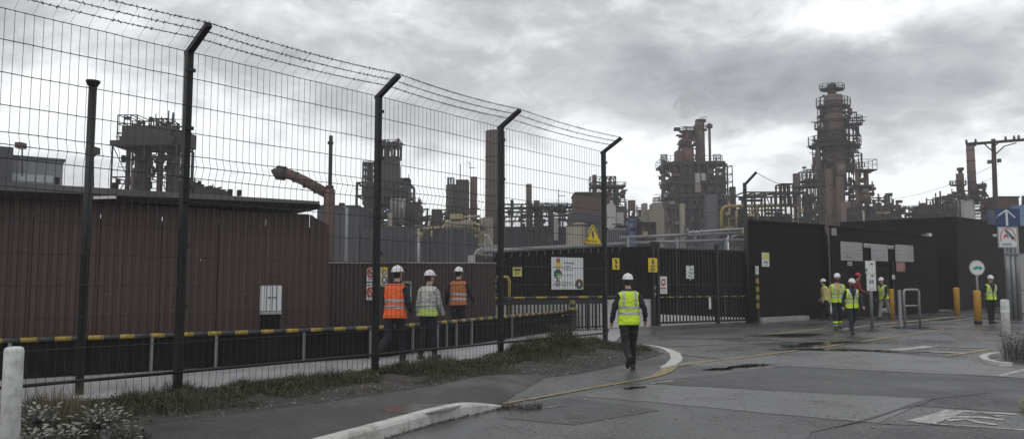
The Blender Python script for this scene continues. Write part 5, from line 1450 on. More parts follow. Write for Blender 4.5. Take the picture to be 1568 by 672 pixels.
t.clutter(553, 290, 632, 345, 5, 90); t.clutter(560, 340, 645, 400, 6, 120); t.clutter(628, 308, 646, 332, 4, 40); t.box('housing', 630, 314, 645, 434, 4, 'steel_dark')
t.cyl('column', 604, 330, 434, 9, 'tank_tan', -3.4); t.plat(600, 300, 60, 4, round_=False, dep=5); t.plat(604, 330, 60, 4, round_=False, dep=6)
# twin silos block
t = Plant('silo_block', 'stepped dark silo block with thin antennas left of the square brown stack', 'silo', 706, 88)
t.cyl('silo', 692, 283, 434, 19, 'steel_mid'); t.box('silo', 699, 277, 718, 434, 2.4, 'steel_mid'); t.cyl('silo', 725, 271, 434, 11, 'rust_brown'); t.pipe('antenna', [(705, 277), (705, 251)], 1, 'steel_dark'); t.pipe('antenna', [(720, 272), (720, 252), (717, 248)], 1, 'steel_dark'); t.pipe('crossbar', [(718, 257), (728, 257)], 1, 'steel_dark')
t.frame(686, 273, 695, 283, 1, 2, 1, bar_=.1); t.clutter(684, 310, 735, 400, 4, 60); t.clutter(660, 325, 686, 345, 3, 34); t.box('housing', 663, 322, 676, 434, 3, 'steel_dark')
t.clutter(640, 330, 665, 350, 3, 26)
# big brown stack
t = Plant('brown_stack', 'broad plain brown stack rising directly behind the third cranked fence post', 'chimney', 758, 78)
o = t.cyl('shaft', 758, 201, 434, 31, 'stack_brown', n=32, top=30)
for y in (240, 285, 330): t.cyl('seam', 758, y, y + 1.2, 31.4, 'stack_brown', n=32)
t.box('base', 741, 336, 756, 434, 2, 'tank_tan', -1.6); t.pipe('antenna', [(728, 340), (728, 290)], 1, 'steel_dark')
# tan horizontal tank
t = Plant('tan_tank', 'tan horizontal tank with rounded ends among yellowish pipes', 'tank', 702, 62)
a, c = t.pt(683, 344), t.pt(721, 344); k = t.k; dx = Vector((k, 0, 0))
MB().tube([a - dx * 3, a - dx * 1.5, a, c, c + dx * 1.5, c + dx * 3], [2 * k, 6 * k, 8 * k, 8 * k, 6 * k, 2 * k], 18).build('shell', 'tank_tan', t.o)
for x in (690, 702, 714): t.pipe('band', [(x - .6, 344), (x + .6, 344)], 16.6, 'tank_tan', 18)
for x in (692, 713): t.box('saddle', x - 2, 350, x + 2, 434, 1, 'hall_grey')
t.pipe('pipe', [(642, 350), (676, 348), (690, 345)], 4, 'pipe_straw'); t.pipe('pipe', [(690, 334), (735, 331)], 4, 'pipe_straw'); t.box('housing', 690, 328, 708, 336, 1, 'pipe_straw'); t.pipe('pipe', [(722, 340), (733, 345), (736, 360), (736, 434)], 3.5, 'pipe_straw'); t.pipe('pipe', [(641, 350), (641, 434)], 5, 'galvanised'); t.clutter(720, 338, 742, 365, 2, 34, ('tank_tan', 'pipe_straw', 'steel_mid')); t.clutter(640, 345, 680, 362, 2, 18, ('pipe_straw', 'steel_mid'))
# hose stand
t = Plant('hose_rack', 'pale looping hoses over a rack beside the square stack base', 'hoses', 745, 40)
t.pipe('hose', [(724, 395), (730, 384), (742, 379), (756, 378), (770, 377)], 4, 'tank_pale'); t.pipe('hose', [(730, 392), (738, 386), (748, 388), (756, 394), (757, 434)], 3, 'galvanised'); t.pipe('hose', [(741, 360), (748, 361), (752, 372), (752, 385)], 2.5, 'tank_pale'); t.box('cabinet', 717, 391, 728, 434, .4, 'tank_pale'); t.box('dark_box', 728, 392, 757, 434, .5, 'steel_dark'); t.clutter(732, 374, 760, 388, .5, 22, ('tank_pale', 'galvanised'), small=.6)
# pipe rack with two stacks
t = Plant('pipe_rack', 'horizontal pipe rack with two thin brown stacks right of the square stack', 'pipe rack', 820, 96)
t.cyl('stack', 810, 282, 434, 9, 'rust_brown', rings=3); t.cyl('stack', 822, 307, 434, 8.5, 'rust_brown', rings=2); t.frame(768, 316, 905, 434, 5, 9, 4, bar_=.22, brace=.25)
for y, w_ in ((318, 4), (324, 3), (331, 3), (338, 2.5)): t.pipe('pipe', [(766, y + 1), (840, y), (906, y - 2)], w_, 'steel_mid')
t.cyl('vessel', 784, 306, 330, 5, 'steel_dark'); t.pipe('antenna', [(855, 330), (855, 290)], 1, 'steel_dark'); t.pipe('crossbar', [(855, 300), (866, 300)], 1, 'steel_dark'); t.clutter(768, 318, 905, 380, 6, 150); t.box('housing', 770, 348, 870, 434, 4, 'hall_grey', 2); t.cyl('vessel', 843, 330, 434, 9, 'steel_mid', -2); t.plat(838, 317, 60, 4, round_=False, dep=4)
t.box('pale_panel', 846, 338, 852, 370, .5, 'tank_pale', -3)
# brown box house and its mast tower
t = Plant('brown_house', 'plain brown box shaped housing behind the fourth cranked fence post', 'building', 905, 88)
t.box('shell', 878, 299, 931, 345, 5, 'rust_brown'); t.box('base', 872, 328, 940, 434, 5.4, 'hall_grey'); t.box('roof_edge', 877, 298, 932, 300.5, 5.3, 'steel_mid'); t.clutter(876, 330, 940, 345, 5.8, 30)
t = Plant('mast_tower', 'slender chimney and lattice tower just behind the fourth cranked fence post', 'tower', 926, 104)
t.cyl('chimney', 911, 268, 434, 7, 'rust_brown'); t.plat(930, 285, 52, 4, round_=False, dep=3); t.frame(927, 272, 941, 330, 2, 2, 6, bar_=.18); t.cyl('vessel', 934, 278, 330, 6, 'steel_mid'); t.cyl('column', 945, 288, 434, 7, 'steel_mid'); t.cyl('cap', 945, 286, 290, 9, 'steel_dark'); t.frame(903, 272, 920, 300, 2, 2, 3, bar_=.1); t.clutter(925, 290, 956, 345, 4, 70); t.pipe('antenna', [(957, 335), (957, 300)], 1, 'steel_dark'); t.box('housing', 925, 318, 954, 434, 4, 'steel_dark')
t = Plant('tan_storage_tank', 'low round tan storage tank below the yellow triangle sign', 'tank', 887, 60)
t.cyl('shell', 887, 345, 434, 40, 'tank_tan', n=32); t.cyl('roof', 887, 341, 346, 40.6, 'tank_tan', top=12, n=32); t.cyl('rim', 887, 345, 347, 41, 'steel_mid', n=32); t.ladder(900, 342, 380, -1.2)
t = Plant('pale_silo', 'pale grey silo with a stepped pale block beside the fourth fence post', 'silo', 940, 64)
t.cyl('silo', 936, 314, 434, 15, 'tank_pale', rings=4, ringm='tank_pale'); t.cyl('dome', 936, 311, 315, 15, 'tank_pale', top=5); t.box('block', 944, 325, 955, 434, 2, 'tank_pale', 1); t.cyl('vent', 936, 307, 313, 4, 'tank_pale')
t = Plant('corrugated_hut', 'small blue grey corrugated hut in front of the pale silo', 'hut', 940, 50)
t.box('wall', 926, 353, 954, 434, 2, 'hall_grey')
for k in range(8): t.box('rib', 927 + k * 3.5, 354, 928.3 + k * 3.5, 434, .1, 'office_grey', -1.02)
t.box('roof', 925, 351, 955, 354, 2.2, 'office_grey')
t = Plant('stilted_bin', 'small square brown bin raised on stilts left of the great tower', 'bin', 967, 112)
t.box('bin', 962, 307, 972, 322, 1.2, 'rust_brown'); t.frame(963, 322, 971, 350, 1, 1, 2, bar_=.15); t.clutter(955, 318, 985, 345, 4, 40); t.pipe('antenna', [(950, 345), (950, 303)], .9, 'steel_dark'); t.box('housing', 955, 338, 990, 434, 4, 'steel_dark')
t = Plant('concrete_block_house', 'grey brown stepped block with a small tower head left of the great tower', 'building', 996, 108)
t.box('tower_head', 983, 312, 990, 335, 1.6, 'tank_tan'); t.box('block', 990, 322, 1012, 434, 4, 'tank_tan'); t.box('step', 997, 312, 1011, 323, 3, 'tank_tan'); t.box('base', 983, 332, 992, 434, 3, 'tank_tan'); t.frame(1001, 303, 1009, 313, 1, 2, 1, bar_=.1)
t = Plant('blue_tank', 'dark blue upright tank with a domed top below the great tower', 'tank', 969, 56)
t.cyl('shell', 968, 341, 434, 18, 'tank_blue', n=24); t.cyl('dome', 968, 335, 341.5, 18, 'tank_blue', top=8, n=24); t.box('housing', 944, 345, 960, 434, 1.5, 'steel_dark', .6); t.box('housing', 978, 340, 1004, 434, 2, 'steel_dark', .8); t.cyl('drum', 983, 345, 434, 8, 'galvanised'); t.pipe('pipe', [(978, 344), (1003, 343)], 3, 'steel_mid'); t.clutter(944, 342, 1004, 360, 1.6, 30)
# great process tower with smoking stack
t = Plant('great_tower', 'massive dark process tower with a rust red head and a smoking round stack', 'tower', 1055, 122)
t.cyl('stack', 1077.5, 181, 330, 15.5, 'rust_brown', 2, top=14.5, n=24, rings=5, ringm='rust_red'); t.cyl('stack_lip', 1077.5, 179.5, 183, 17, 'steel_dark', 2); t.plat(1077.5, 195, 21, 6, dd=2); t.cyl('riser', 1090, 187, 330, 4, 'rust_brown', 1); t.pipe('riser_link', [(1090, 193), (1082, 193)], 2, 'steel_dark')
t.plat(1089, 193, 9, 4, dd=1)
t.cyl('head', 1053, 226, 262, 21, 'rust_red', n=20, top=19); t.cyl('head', 1053, 200, 227, 13, 'rust_brown', n=18); t.plat(1053, 222, 25, 8, th=4); t.plat(1052, 201, 26, 5); t.plat(1060, 212, 16, 6, dd=-1); t.clutter(1038, 196, 1068, 226, 3, 46, ('rust_red', 'steel_dark', 'rust_brown')); t.clutter(1036, 228, 1068, 255, 3, 30, ('rust_red', 'steel_dark')); t.box('head_box', 1034, 232, 1044, 252, 2, 'rust_red')
t.plat(1054, 253, 88, 9, round_=False, dep=7, th=4); t.plat(1093, 250, 12, 10, dd=-2); t.plat(1013, 250, 10, 10, dd=-2)
t.frame(1024, 253, 1100, 434, 7, 6, 9, bar_=.28, brace=.5); t.cyl('column', 1013, 248, 434, 7, 'steel_mid', -2, rings=5)
t.plat(1013, 266, 14, 4, dd=-2); t.plat(1013, 290, 13, 4, dd=-2)
t.cyl('column', 1013, 313, 434, 15, 'rust_brown', -3); t.cyl('column', 1027, 312, 434, 12, 'rust_brown', -3); t.cyl('column', 1037, 316, 434, 9, 'tank_tan', -4); t.cyl('base_vessel', 1079, 303, 434, 21, 'hall_grey', -4, n=20, rings=3, ringm='office_grey'); t.box('pale_panel', 1055, 271, 1062, 285, .5, 'tank_pale', -4); t.box('pale_panel', 1055, 286, 1063, 299, .5, 'tank_tan', -4); t.box('pale_panel', 1064, 271, 1070, 282, .5, 'tank_pale', -4)
t.box('core', 1042, 256, 1072, 270, 4, 'steel_mid'); t.box('core', 1030, 268, 1056, 434, 5, 'steel_dark', .5); t.box('core', 1062, 285, 1100, 434, 5, 'steel_dark', .5); t.cyl('drum', 1082, 268, 284, 14, 'steel_mid', 2)
t.cyl('vessel', 1033, 262, 300, 8, 'steel_dark', -2); t.cyl('vessel', 1047, 275, 310, 8, 'steel_mid', -3); t.cyl('vessel', 1094, 272, 310, 9, 'steel_dark', -3); t.cyl('vessel', 1106, 290, 434, 8, 'steel_dark')
for y, a, c in ((283, 1020, 1104), (302, 1016, 1108), (320, 1010, 1112)): t.plat((a + c) / 2, y, c - a, 5, round_=False, dep=8)
t.clutter(1016, 254, 1104, 310, 8, 220); t.clutter(1010, 300, 1112, 360, 9, 230, ('steel_dark', 'steel_mid', 'hall_grey', 'tank_tan')); t.frame(1096, 256, 1117, 340, 3, 3, 7, bar_=.13, brace=.2); t.cyl('vessel', 1126, 285, 434, 10, 'steel_dark', 1); t.clutter(1100, 300, 1135, 350, 5, 60); t.ladder(1021, 255, 330, -4); t.pipe('pipe', [(1062, 258), (1062, 330)], 2.5, 'rust_brown'); t.pipe('pipe', [(1040, 258), (1040, 300), (1050, 305)], 3, 'steel_mid')
# grey transfer pipes behind the gate
t = Plant('transfer_pipes', 'run of fat grey pipes with bends behind the black gate', 'pipe', 1050, 44)
t.pipe('pipe', [(948, 364), (1040, 360), (1150, 356)], 5, 'pipe_grey', 14); t.pipe('pipe', [(958, 372), (1060, 369), (1150, 367)], 4.5, 'pipe_grey', 12); t.pipe('bend', [(1050, 368), (1051, 360), (1056, 356), (1110, 352), (1150, 350)], 4, 'galvanised'); t.pipe('bend', [(1064, 370), (1065, 361), (1070, 357)], 4, 'galvanised'); t.pipe('bend', [(1120, 368), (1122, 362), (1130, 359), (1150, 359)], 3, 'galvanised')
for x in (960, 1035, 1110): t.box('support', x, 364, x + 3, 434, .3, 'galvanised')
t.box('valve', 985, 356, 991, 362, .4, 'pipe_straw'); t.pipe('valve_wheel', [(984, 355), (992, 355)], 1.5, 'pipe_straw'); t.box('valve', 1135, 350, 1142, 358, .4, 'pipe_straw'); t.clutter(1040, 352, 1075, 362, .8, 16, ('galvanised', 'pipe_grey'), small=.6)
# yellow pipe gantry
t = Plant('yellow_gantry', 'gantry of yellow pipes on yellow uprights left of the main column', 'pipe gantry', 1165, 76)
t.pipe('pipe', [(1105, 360), (1105, 324), (1108, 318), (1114, 316), (1212, 314), (1220, 318), (1222, 326)], 5.5, 'pipe_yellow', 12); t.pipe('pipe', [(1116, 352), (1116, 334), (1134, 334)], 3.5, 'pipe_yellow'); t.pipe('pipe', [(1128, 322), (1128, 350)], 3.5, 'pipe_straw'); t.pipe('pipe', [(1130, 322), (1185, 322)], 3, 'pipe_straw'); t.pipe('pipe', [(1108, 350), (1122, 348), (1124, 352)], 4, 'pipe_yellow')
for x, y, w_ in ((1161, 314, 4), (1178, 316, 3), (1221, 326, 7)): t.cyl('upright', x, y, 434, w_, 'pipe_yellow')
t.pipe('upper_pipe', [(1140, 300), (1180, 297), (1222, 295)], 4.5, 'pipe_grey'); t.pipe('upper_pipe', [(1140, 307), (1168, 307)], 4, 'steel_mid'); t.pipe('upper_pipe', [(1142, 303), (1222, 301)], 2, 'steel_dark'); t.frame(1130, 298, 1222, 434, 4, 6, 4, bar_=.16, brace=.2); t.frame(1192, 283, 1210, 314, 1.5, 3, 1, bar_=.14, brace=0); t.pipe('rail', [(1186, 288), (1250, 285)], 2, 'steel_dark'); t.clutter(1112, 322, 1222, 360, 5, 110, ('steel_dark', 'steel_mid', 'pipe_straw')); t.box('housing', 1130, 330, 1215, 434, 3, 'steel_dark', 2)
# grey column and scaffold
t = Plant('grey_column', 'grey brown round column beside scaffold platforms left of the main column', 'column', 1222, 92)
t.cyl('shell', 1222, 266, 434, 11, 'stack_brown', rings=4); t.plat(1222, 290, 16, 4); t.pipe('lamp', [(1231, 310), (1231, 257)], 1.2, 'steel_dark'); t.box('lamp_head', 1229, 255.5, 1234, 258, .4, 'steel_dark')
t = Plant('scaffold', 'openwork scaffold with two decks between the grey and main columns', 'scaffold', 1242, 100)
t.frame(1229, 262, 1252, 434, 3, 4, 9, bar_=.12, brace=.25); t.plat(1241, 276, 26, 10, round_=False, dep=3); t.plat(1240, 284, 30, 0, round_=False, dep=3); t.clutter(1228, 296, 1258, 345, 4, 80); t.cyl('vessel', 1247, 295, 434, 12, 'steel_dark', 2)
# main column
t = Plant('main_column', 'tallest brown distillation column with many railed ring platforms', 'tower', 1277, 112)
t.cyl('shell', 1276, 290, 434, 38, 'rust_brown', n=24, rings=3); t.cyl('shell', 1277, 222, 292, 37, 'rust_brown', n=24, top=33, rings=3); t.cyl('shell', 1276, 166, 224, 32, 'rust_brown', n=24, top=29, rings=4, ringm='steel_dark'); t.cyl('shell', 1276, 147, 167, 28, 'rust_pale', n=24, rings=1); t.cyl('neck', 1274, 134, 149, 13, 'rust_brown'); t.cyl('cap', 1274, 129, 135, 14, 'steel_dark', top=12)
t.plat(1276, 173, 38, 0)
t.clutter(1254, 168, 1262, 222, 2.4, 22); t.clutter(1292, 168, 1312, 222, 2.4, 34); t.clutter(1244, 222, 1260, 262, 3, 26); t.clutter(1294, 222, 1314, 262, 3, 40); t.clutter(1254, 262, 1262, 335, 3, 24)
t.plat(1274, 137, 38, 7, th=3); t.plat(1276, 163, 52, 12, th=5); t.plat(1303, 192, 26, 12, dd=-1, th=4); t.plat(1253, 199, 20, 9, dd=-1, th=4); t.plat(1276, 184, 44, 0, th=4); t.plat(1278, 223, 80, 13, th=6); t.plat(1276, 207, 46, 6, th=4); t.plat(1254, 217, 26, 6, dd=-1, th=4); t.plat(1298, 262, 36, 6, dd=-1, th=4); t.plat(1276, 246, 54, 6, th=4); t.plat(1277, 283, 54, 6, th=4)
t.cyl('riser', 1251, 220, 434, 7, 'steel_mid', -1); t.pipe('riser', [(1256, 224), (1256, 150), (1262, 146)], 2.2, 'steel_dark'); t.pipe('riser', [(1252, 224), (1252, 168)], 1.5, 'steel_dark'); t.pipe('riser', [(1300, 340), (1300, 165)], 2.2, 'steel_dark'); t.pipe('riser', [(1307, 340), (1307, 200)], 1.8, 'steel_dark'); t.pipe('riser', [(1293, 222), (1293, 150)], 1.8, 'steel_dark')
t.frame(1297, 196, 1309, 262, 1.5, 1, 6, bar_=.1); t.frame(1247, 224, 1259, 300, 1.5, 1, 6, bar_=.1)
t.cyl('front_vessel', 1278, 256, 274, 13, 'rust_pale', -2.2, n=14); t.cyl('front_vessel', 1278, 274, 434, 12, 'rust_brown', -2.2, n=14, rings=4, ringm='rust_pale'); t.cyl('front_vessel', 1265, 262, 434, 12, 'rust_brown', -1.6, n=14, rings=4); t.cyl('skirt', 1285, 312, 434, 17, 'rust_pale', -2.4, n=14); t.cyl('side_drum', 1264, 246, 256, 10, 'steel_dark', -1.6)
t.clutter(1250, 226, 1302, 262, 3.4, 60); t.clutter(1296, 262, 1312, 345, 4, 70); t.clutter(1258, 165, 1298, 222, 3.0, 44); t.ladder(1290, 150, 222, -1.6); t.ladder(1268, 224, 262, -2)
# twin columns
t = Plant('twin_columns', 'pair of slim brown columns with a shared railed top right of the main column', 'column', 1322, 106)
for x in (1316, 1329):
    t.cyl('shell', x, 262, 434, 7.5, 'rust_brown', rings=4); t.cyl('head', x, 259, 265, 10, 'steel_dark')
t.plat(1323, 261, 27, 15, round_=False, dep=2.6, th=2); t.cyl('drum', 1318, 292, 300, 9, 'rust_pale', -1.5); t.cyl('drum', 1318, 300, 312, 15, 'rust_brown', -1.5); t.plat(1322, 284, 24, 0, round_=False, dep=2); t.clutter(1308, 285, 1340, 345, 4, 80); t.box('housing', 1308, 316, 1338, 434, 3, 'steel_dark', 1); t.pipe('yellow_pipe', [(1333, 327), (1362, 326)], 4, 'pipe_yellow'); t.cyl('stub', 1314, 325, 434, 3, 'tank_pale', -2)
# low units along the horizon to the right
t = Plant('low_unit', 'low dark pipe unit with a small square head right of the twin columns', 'pipe unit', 1365, 118)
t.frame(1338, 318, 1425, 434, 4, 6, 3, bar_=.16); t.cyl('tower', 1361, 299, 434, 9, 'steel_mid'); t.cyl('head', 1361, 296, 300, 11, 'steel_dark'); t.clutter(1336, 305, 1372, 345, 5, 90); t.clutter(1372, 318, 1425, 345, 4, 70); t.pipe('pipe', [(1340, 328), (1470, 325)], 3, 'steel_mid'); t.pipe('pipe', [(1370, 319), (1470, 317)], 2, 'steel_mid'); t.box('housing', 1340, 324, 1372, 434, 3, 'steel_dark')
t = Plant('low_unit', 'small dark block on the skyline left of the pale based stack', 'pipe unit', 1420, 114)
t.box('block', 1407, 315, 1424, 434, 3, 'steel_dark'); t.cyl('vessel', 1415, 311, 434, 10, 'steel_mid'); t.clutter(1404, 312, 1460, 345, 4, 60)
t = Plant('pale_based_stack', 'brown ringed stack on a pale base below the crossarm of the utility pole', 'chimney', 1478, 108)
t.cyl('shaft', 1487.5, 222, 305, 12.5, 'rust_pale', n=20, top=11.5, rings=5); t.cyl('lip', 1487, 219, 224, 14, 'steel_dark'); t.box('pale_base', 1459, 307, 1481, 434, 2.2, 'tank_pale'); t.cyl('pale_base', 1489, 303, 434, 17, 'tank_pale', .5, n=20); t.cyl('small_column', 1470.5, 266, 307, 11, 'rust_brown'); t.cyl('neck', 1470.5, 260, 267, 6, 'steel_dark'); t.cyl('head', 1470.5, 257, 261, 10, 'steel_dark'); t.plat(1467, 283, 24, 6, th=3); t.clutter(1438, 300, 1462, 345, 4, 80); t.clutter(1494, 282, 1505, 310, 3, 40); t.clutter(1458, 288, 1484, 306, 3, 24); t.plat(1500, 287, 12, 5); t.pipe('pipe', [(1440, 330), (1500, 327)], 3, 'steel_mid'); t.pipe('pipe', [(1455, 318), (1505, 316)], 2, 'steel_dark'); t.frame(1437, 302, 1460, 434, 3, 3, 4, bar_=.15)
t.box('housing', 1440, 318, 1460, 434, 3, 'steel_dark', 1)
t = Plant('brown_block', 'plain brown block on the skyline behind the utility pole', 'building', 1530, 84)
t.box('block', 1513, 304, 1546, 434, 3, 'rust_brown'); t.box('edge', 1512, 303, 1547, 305, 3.2, 'steel_dark'); t.clutter(1504, 306, 1520, 345, 2, 30)
t = Plant('light_blue_tank', 'light blue tank on the skyline at the right edge behind the road signs', 'tank', 1562, 82)
t.cyl('shell', 1566, 317, 434, 32, 'tank_light_blue', n=28); t.cyl('rim', 1566, 315, 318, 33, 'tank_light_blue', n=28); t.pipe('pipe', [(1567, 315), (1567, 300)], 5, 'steel_mid')
# ------------------------------------------------------------------ people
def seg_d(Pn, a, b):
    ab = b - a; L2 = max(1e-9, float(ab @ ab)); t = np.clip((Pn - a) @ ab / L2, 0, 1)
    return np.linalg.norm(Pn - (a + t[:, None] * ab), axis=1), t
def rotx(v, a): c, s = math.cos(a), math.sin(a); return Vector((v.x, v.y * c - v.z * s, v.y * s + v.z * c))
def person(label, q, yaw, height=1.78, legs=((20, 10), (-15, 30)), arms=((10, 15, 20), (-10, 15, 20)), lean=4, head=(0, 0),
           top='navy_cloth', trousers='navy_cloth', vest='hivis_yellow', hat='hat_white', hem=None, open_front=False, mask=False,
           straps=True, ankle=False, split_hem=None, brim=True, group='people in hard hats', thick=1.10, lead=None):
    """local frame: x right, y forward, z up. legs: (thigh pitch, knee bend) right then left; arms: (pitch, out, elbow)"""
    S = height / 1.78
    pel = Vector((0, 0, .93))
    th, sh, ft = .43, .42, .09
    J = {}
    bones = []      # (label, a, b, ra, rb)
    low = 9
    for i, sx in ((0, 1), (1, -1)):
        tp, kb_ = legs[i]; hip = pel + Vector((.095 * sx, 0, -.02))
        d1 = rotx(Vector((0, 0, -1)), R(tp)); knee = hip + d1 * th
        d2 = rotx(Vector((0, 0, -1)), R(tp - kb_)); ank = knee + d2 * sh
        fa = R(tp - kb_)
        if kb_ > 38: fa *= 1.0
        else: fa *= .35
        heel = ank + rotx(Vector((0, -.05, -.055)), fa); toe_ = ank + rotx(Vector((.02 * sx, .17, -.06)), fa)
        J[i] = (hip, knee, ank, heel, toe_)
        low = min(low, heel.z - .035, toe_.z - .03)
    dz = -low
    spine = lambda z, y=0, x=0: pel + rotx(Vector((x, y, z)), -R(lean))
    mb = MB()
    def limb(a, b, ra, rb, n=12):
        d = (b - a).normalized()
        mb.tube([a - d * ra * .6, a, a.lerp(b, .35), a.lerp(b, .7), b, b + d * rb * .6], [ra * .6, ra, ra * .98 * .6 + rb * .4 + .004, (ra * .3 + rb * .7) + .003, rb, rb * .6], n)
    for i in (0, 1):
        hip, knee, ank, heel, toe_ = J[i]
        limb(hip, knee, .098 * thick, .070); limb(knee, ank, .071, .056)
        bones += [('leg', hip, knee, .098, .07), ('leg', knee, ank - (ank - knee) * .10, .07, .056)]
        mb.tube([heel + (heel - toe_).normalized() * .02, heel, heel.lerp(toe_, .5) + Vector((0, 0, .012)), toe_, toe_ + (toe_ - heel).normalized() * .04], [.03, .046, .048, .042, .022], 12)
        limb(ank - (ank - knee).normalized() * .06, ank + Vector((0, 0, -.03)), .054, .048)
        bones += [('boot', heel, toe_, .046, .042), ('boot', ank - (ank - knee).normalized() * .02, heel, .05, .046)]
    # torso: rings of ellipses
    secs = [(-.12, .135, .10, 0), (-.04, .172, .120, 0), (.06, .168, .118, 0), (.16, .160, .112, 0), (.28, .172, .122, .004), (.38, .186, .126, .004), (.46, .190, .116, -.004), (.515, .160, .092, -.012), (.555, .095, .070, -.015), (.575, .062, .058, -.012)]
    n = 20; rings = []
    for (z, rx, ry, yo) in secs:
        b0 = len(mb.v)
        for k in range(n):
            a = 6.28318 * k / n; ca, sa = math.cos(a), math.sin(a)
            ex = math.copysign(abs(ca) ** .8, ca); ey = math.copysign(abs(sa) ** .85, sa)
            mb.v.append(spine(z, yo + ry * ey * thick, rx * ex * thick))
        rings.append(b0)
    for r_ in range(len(rings) - 1):
        for k in range(n): mb.face([rings[r_] + k, rings[r_] + (k + 1) % n, rings[r_ + 1] + (k + 1) % n, rings[r_ + 1] + k])
    mb.face([rings[0] + k for k in range(n)][::-1]); mb.face([rings[-1] + k for k in range(n)])
    bones += [('torso', spine(.0), spine(.30), .15, .15), ('torso', spine(.30), spine(.46), .15, .15)]
    for sx in (1, -1): bones += [('torso', spine(.40, 0, .06 * sx), spine(.47, 0, .125 * sx), .10, .075), ('torso', spine(.03, 0, .06 * sx), spine(.35, 0, .07 * sx), .11, .115)]
    # arms, hands
    for i, sx in ((0, 1), (1, -1)):
        ap, ao, el_ = arms[i]; shd = spine(.455, -.005, .185 * sx)
        d1 = rotx(Vector((math.sin(R(ao)) * sx, 0, -math.cos(R(ao)))), R(ap)).normalized(); elb = shd + d1 * .285
        d2 = rotx(Vector((math.sin(R(ao * .35)) * sx * (1 if el_ < 60 else -.6), 0, -math.cos(R(ao * .35)))), R(ap + el_)).normalized(); wr = elb + d2 * .245
        limb(shd, elb, .064 * thick, .052); limb(elb, wr, .053, .041)
        bones += [('arm', shd + d1 * .02, elb, .062, .05), ('arm', elb, wr, .05, .041)]
        mb.tube([spine(.46, 0, .10 * sx), shd, shd + d1 * .06], [.07, .072, .064], 12)
        palm = wr + d2 * .045; side = d2.cross(Vector((sx, 0, 0))).normalized(); fwd = side
        mb.tube([wr - d2 * .02, wr + d2 * .02, palm, wr + d2 * .085], [.030, .034, .040, .034], 10)
        bones += [('hand', wr + d2 * .015, wr + d2 * .15, .04, .03)]
        inn = Vector((-sx, 0, 0)); inn = (inn - d2 * inn.dot(d2)).normalized()
        for k, (o_, ln_) in enumerate(((-.030, .062), (-.010, .075), (.011, .070), (.030, .055))):
            p0 = wr + d2 * .08 + fwd * o_; p1 = p0 + (d2 * .9 + inn * .25).normalized() * ln_ * .5; p2 = p1 + (d2 * .6 + inn * .8).normalized() * ln_ * .5
            mb.tube([p0 - d2 * .02, p0, p1, p2], [.010, .0105, .0095, .008], 8)
        p0 = wr + d2 * .03 + fwd * .030; p1 = p0 + (d2 * .5 + fwd * .8).normalized() * .035; p2 = p1 + (d2 * .9 + fwd * .2).normalized() * .03
        mb.tube([p0 - fwd * .01, p0, p1, p2], [.013, .013, .011, .009], 8)
    # neck and head
    nk0, nk1 = spine(.54), spine(.64, .012)
    limb(nk0, nk1, .062, .057)
    hp, hy = R(head[0]), R(head[1])
    hc = spine(.745, .022); hrot = Matrix.Rotation(hy, 3, 'Z') @ Matrix.Rotation(hp, 3, 'X')
    def H(x, y, z): return hc + hrot @ Vector((x, y, z))
    prof = [(-.125, .028, .030, .045), (-.108, .050, .060, .028), (-.07, .062, .080, .010), (-.03, .070, .090, .002), (.02, .076, .097, -.004), (.06, .075, .096, -.006), (.10, .060, .078, -.006), (.128, .030, .040, -.006)]
    rings = []
    for (z, rx, ry, yo) in prof:
        b0 = len(mb.v)
        for k in range(18): a = 6.28318 * k / 18; mb.v.append(H(rx * math.cos(a), yo + ry * math.sin(a), z))
        rings.append(b0)
    for r_ in range(len(rings) - 1):
        for k in range(18): mb.face([rings[r_] + k, rings[r_] + (k + 1) % 18, rings[r_ + 1] + (k + 1) % 18, rings[r_ + 1] + k])
    mb.face([rings[0] + k for k in range(18)][::-1]); mb.face([rings[-1] + k for k in range(18)])
    mb.tube([H(0, .085, .012), H(0, .105, -.022), H(0, .100, -.034)], [.010, .017, .012], 8)      # nose
    for sx in (1, -1): mb.tube([H(.070 * sx, -.012, -.035), H(.084 * sx, -.016, -.01), H(.080 * sx, -.016, .018)], [.010, .016, .010], 8)   # ears
    mb.tube([H(-.024, .078, -.068), H(0, .090, -.066), H(.024, .078, -.068)], [.008, .011, .008], 8)      # lips
    bones += [('neck', nk0, nk1, .06, .057), ('head', H(0, .0, -.06), H(0, 0, .07), .085, .09)]
    # one continuous skin
    me = bpy.data.meshes.new('person'); me.from_pydata([tuple(v) for v in mb.v], [], mb.f); me.update()
    ob = bpy.data.objects.new('person', me); COL.objects.link(ob)
    rm = ob.modifiers.new('r', 'REMESH'); rm.mode = 'VOXEL'; rm.voxel_size = .0095; rm.use_smooth_shade = True
    sm = ob.modifiers.new('s', 'SMOOTH'); sm.iterations = 3; sm.factor = .5
    dg = bpy.context.evaluated_depsgraph_get(); dg.update()
    m2 = bpy.data.meshes.new_from_object(ob.evaluated_get(dg)); bpy.data.objects.remove(ob); bpy.data.meshes.remove(me)
    V = np.empty(len(m2.vertices) * 3, np.float32); m2.vertices.foreach_get('co', V); V = V.reshape(-1, 3).astype(np.float64)
    NR = np.empty(len(m2.vertices) * 3, np.float32); m2.vertices.foreach_get('normal', NR); NR = NR.reshape(-1, 3)
    Fq = np.array([list(p.vertices) if len(p.vertices) == 4 else list(p.vertices) + [p.vertices[-1]] for p in m2.polygons], np.int64)
    bpy.data.meshes.remove(m2)
    D_ = np.stack([(lambda r: r[0] - (ra + (rb - ra) * r[1]))(seg_d(V, np.array(a), np.array(b))) for (_, a, b, ra, rb) in bones], 1)
    names = [b[0] for b in bones]; lab = np.array(names)[np.argmin(D_, 1)]
    # cloth folds
    ph = rnd.uniform(0, 50)
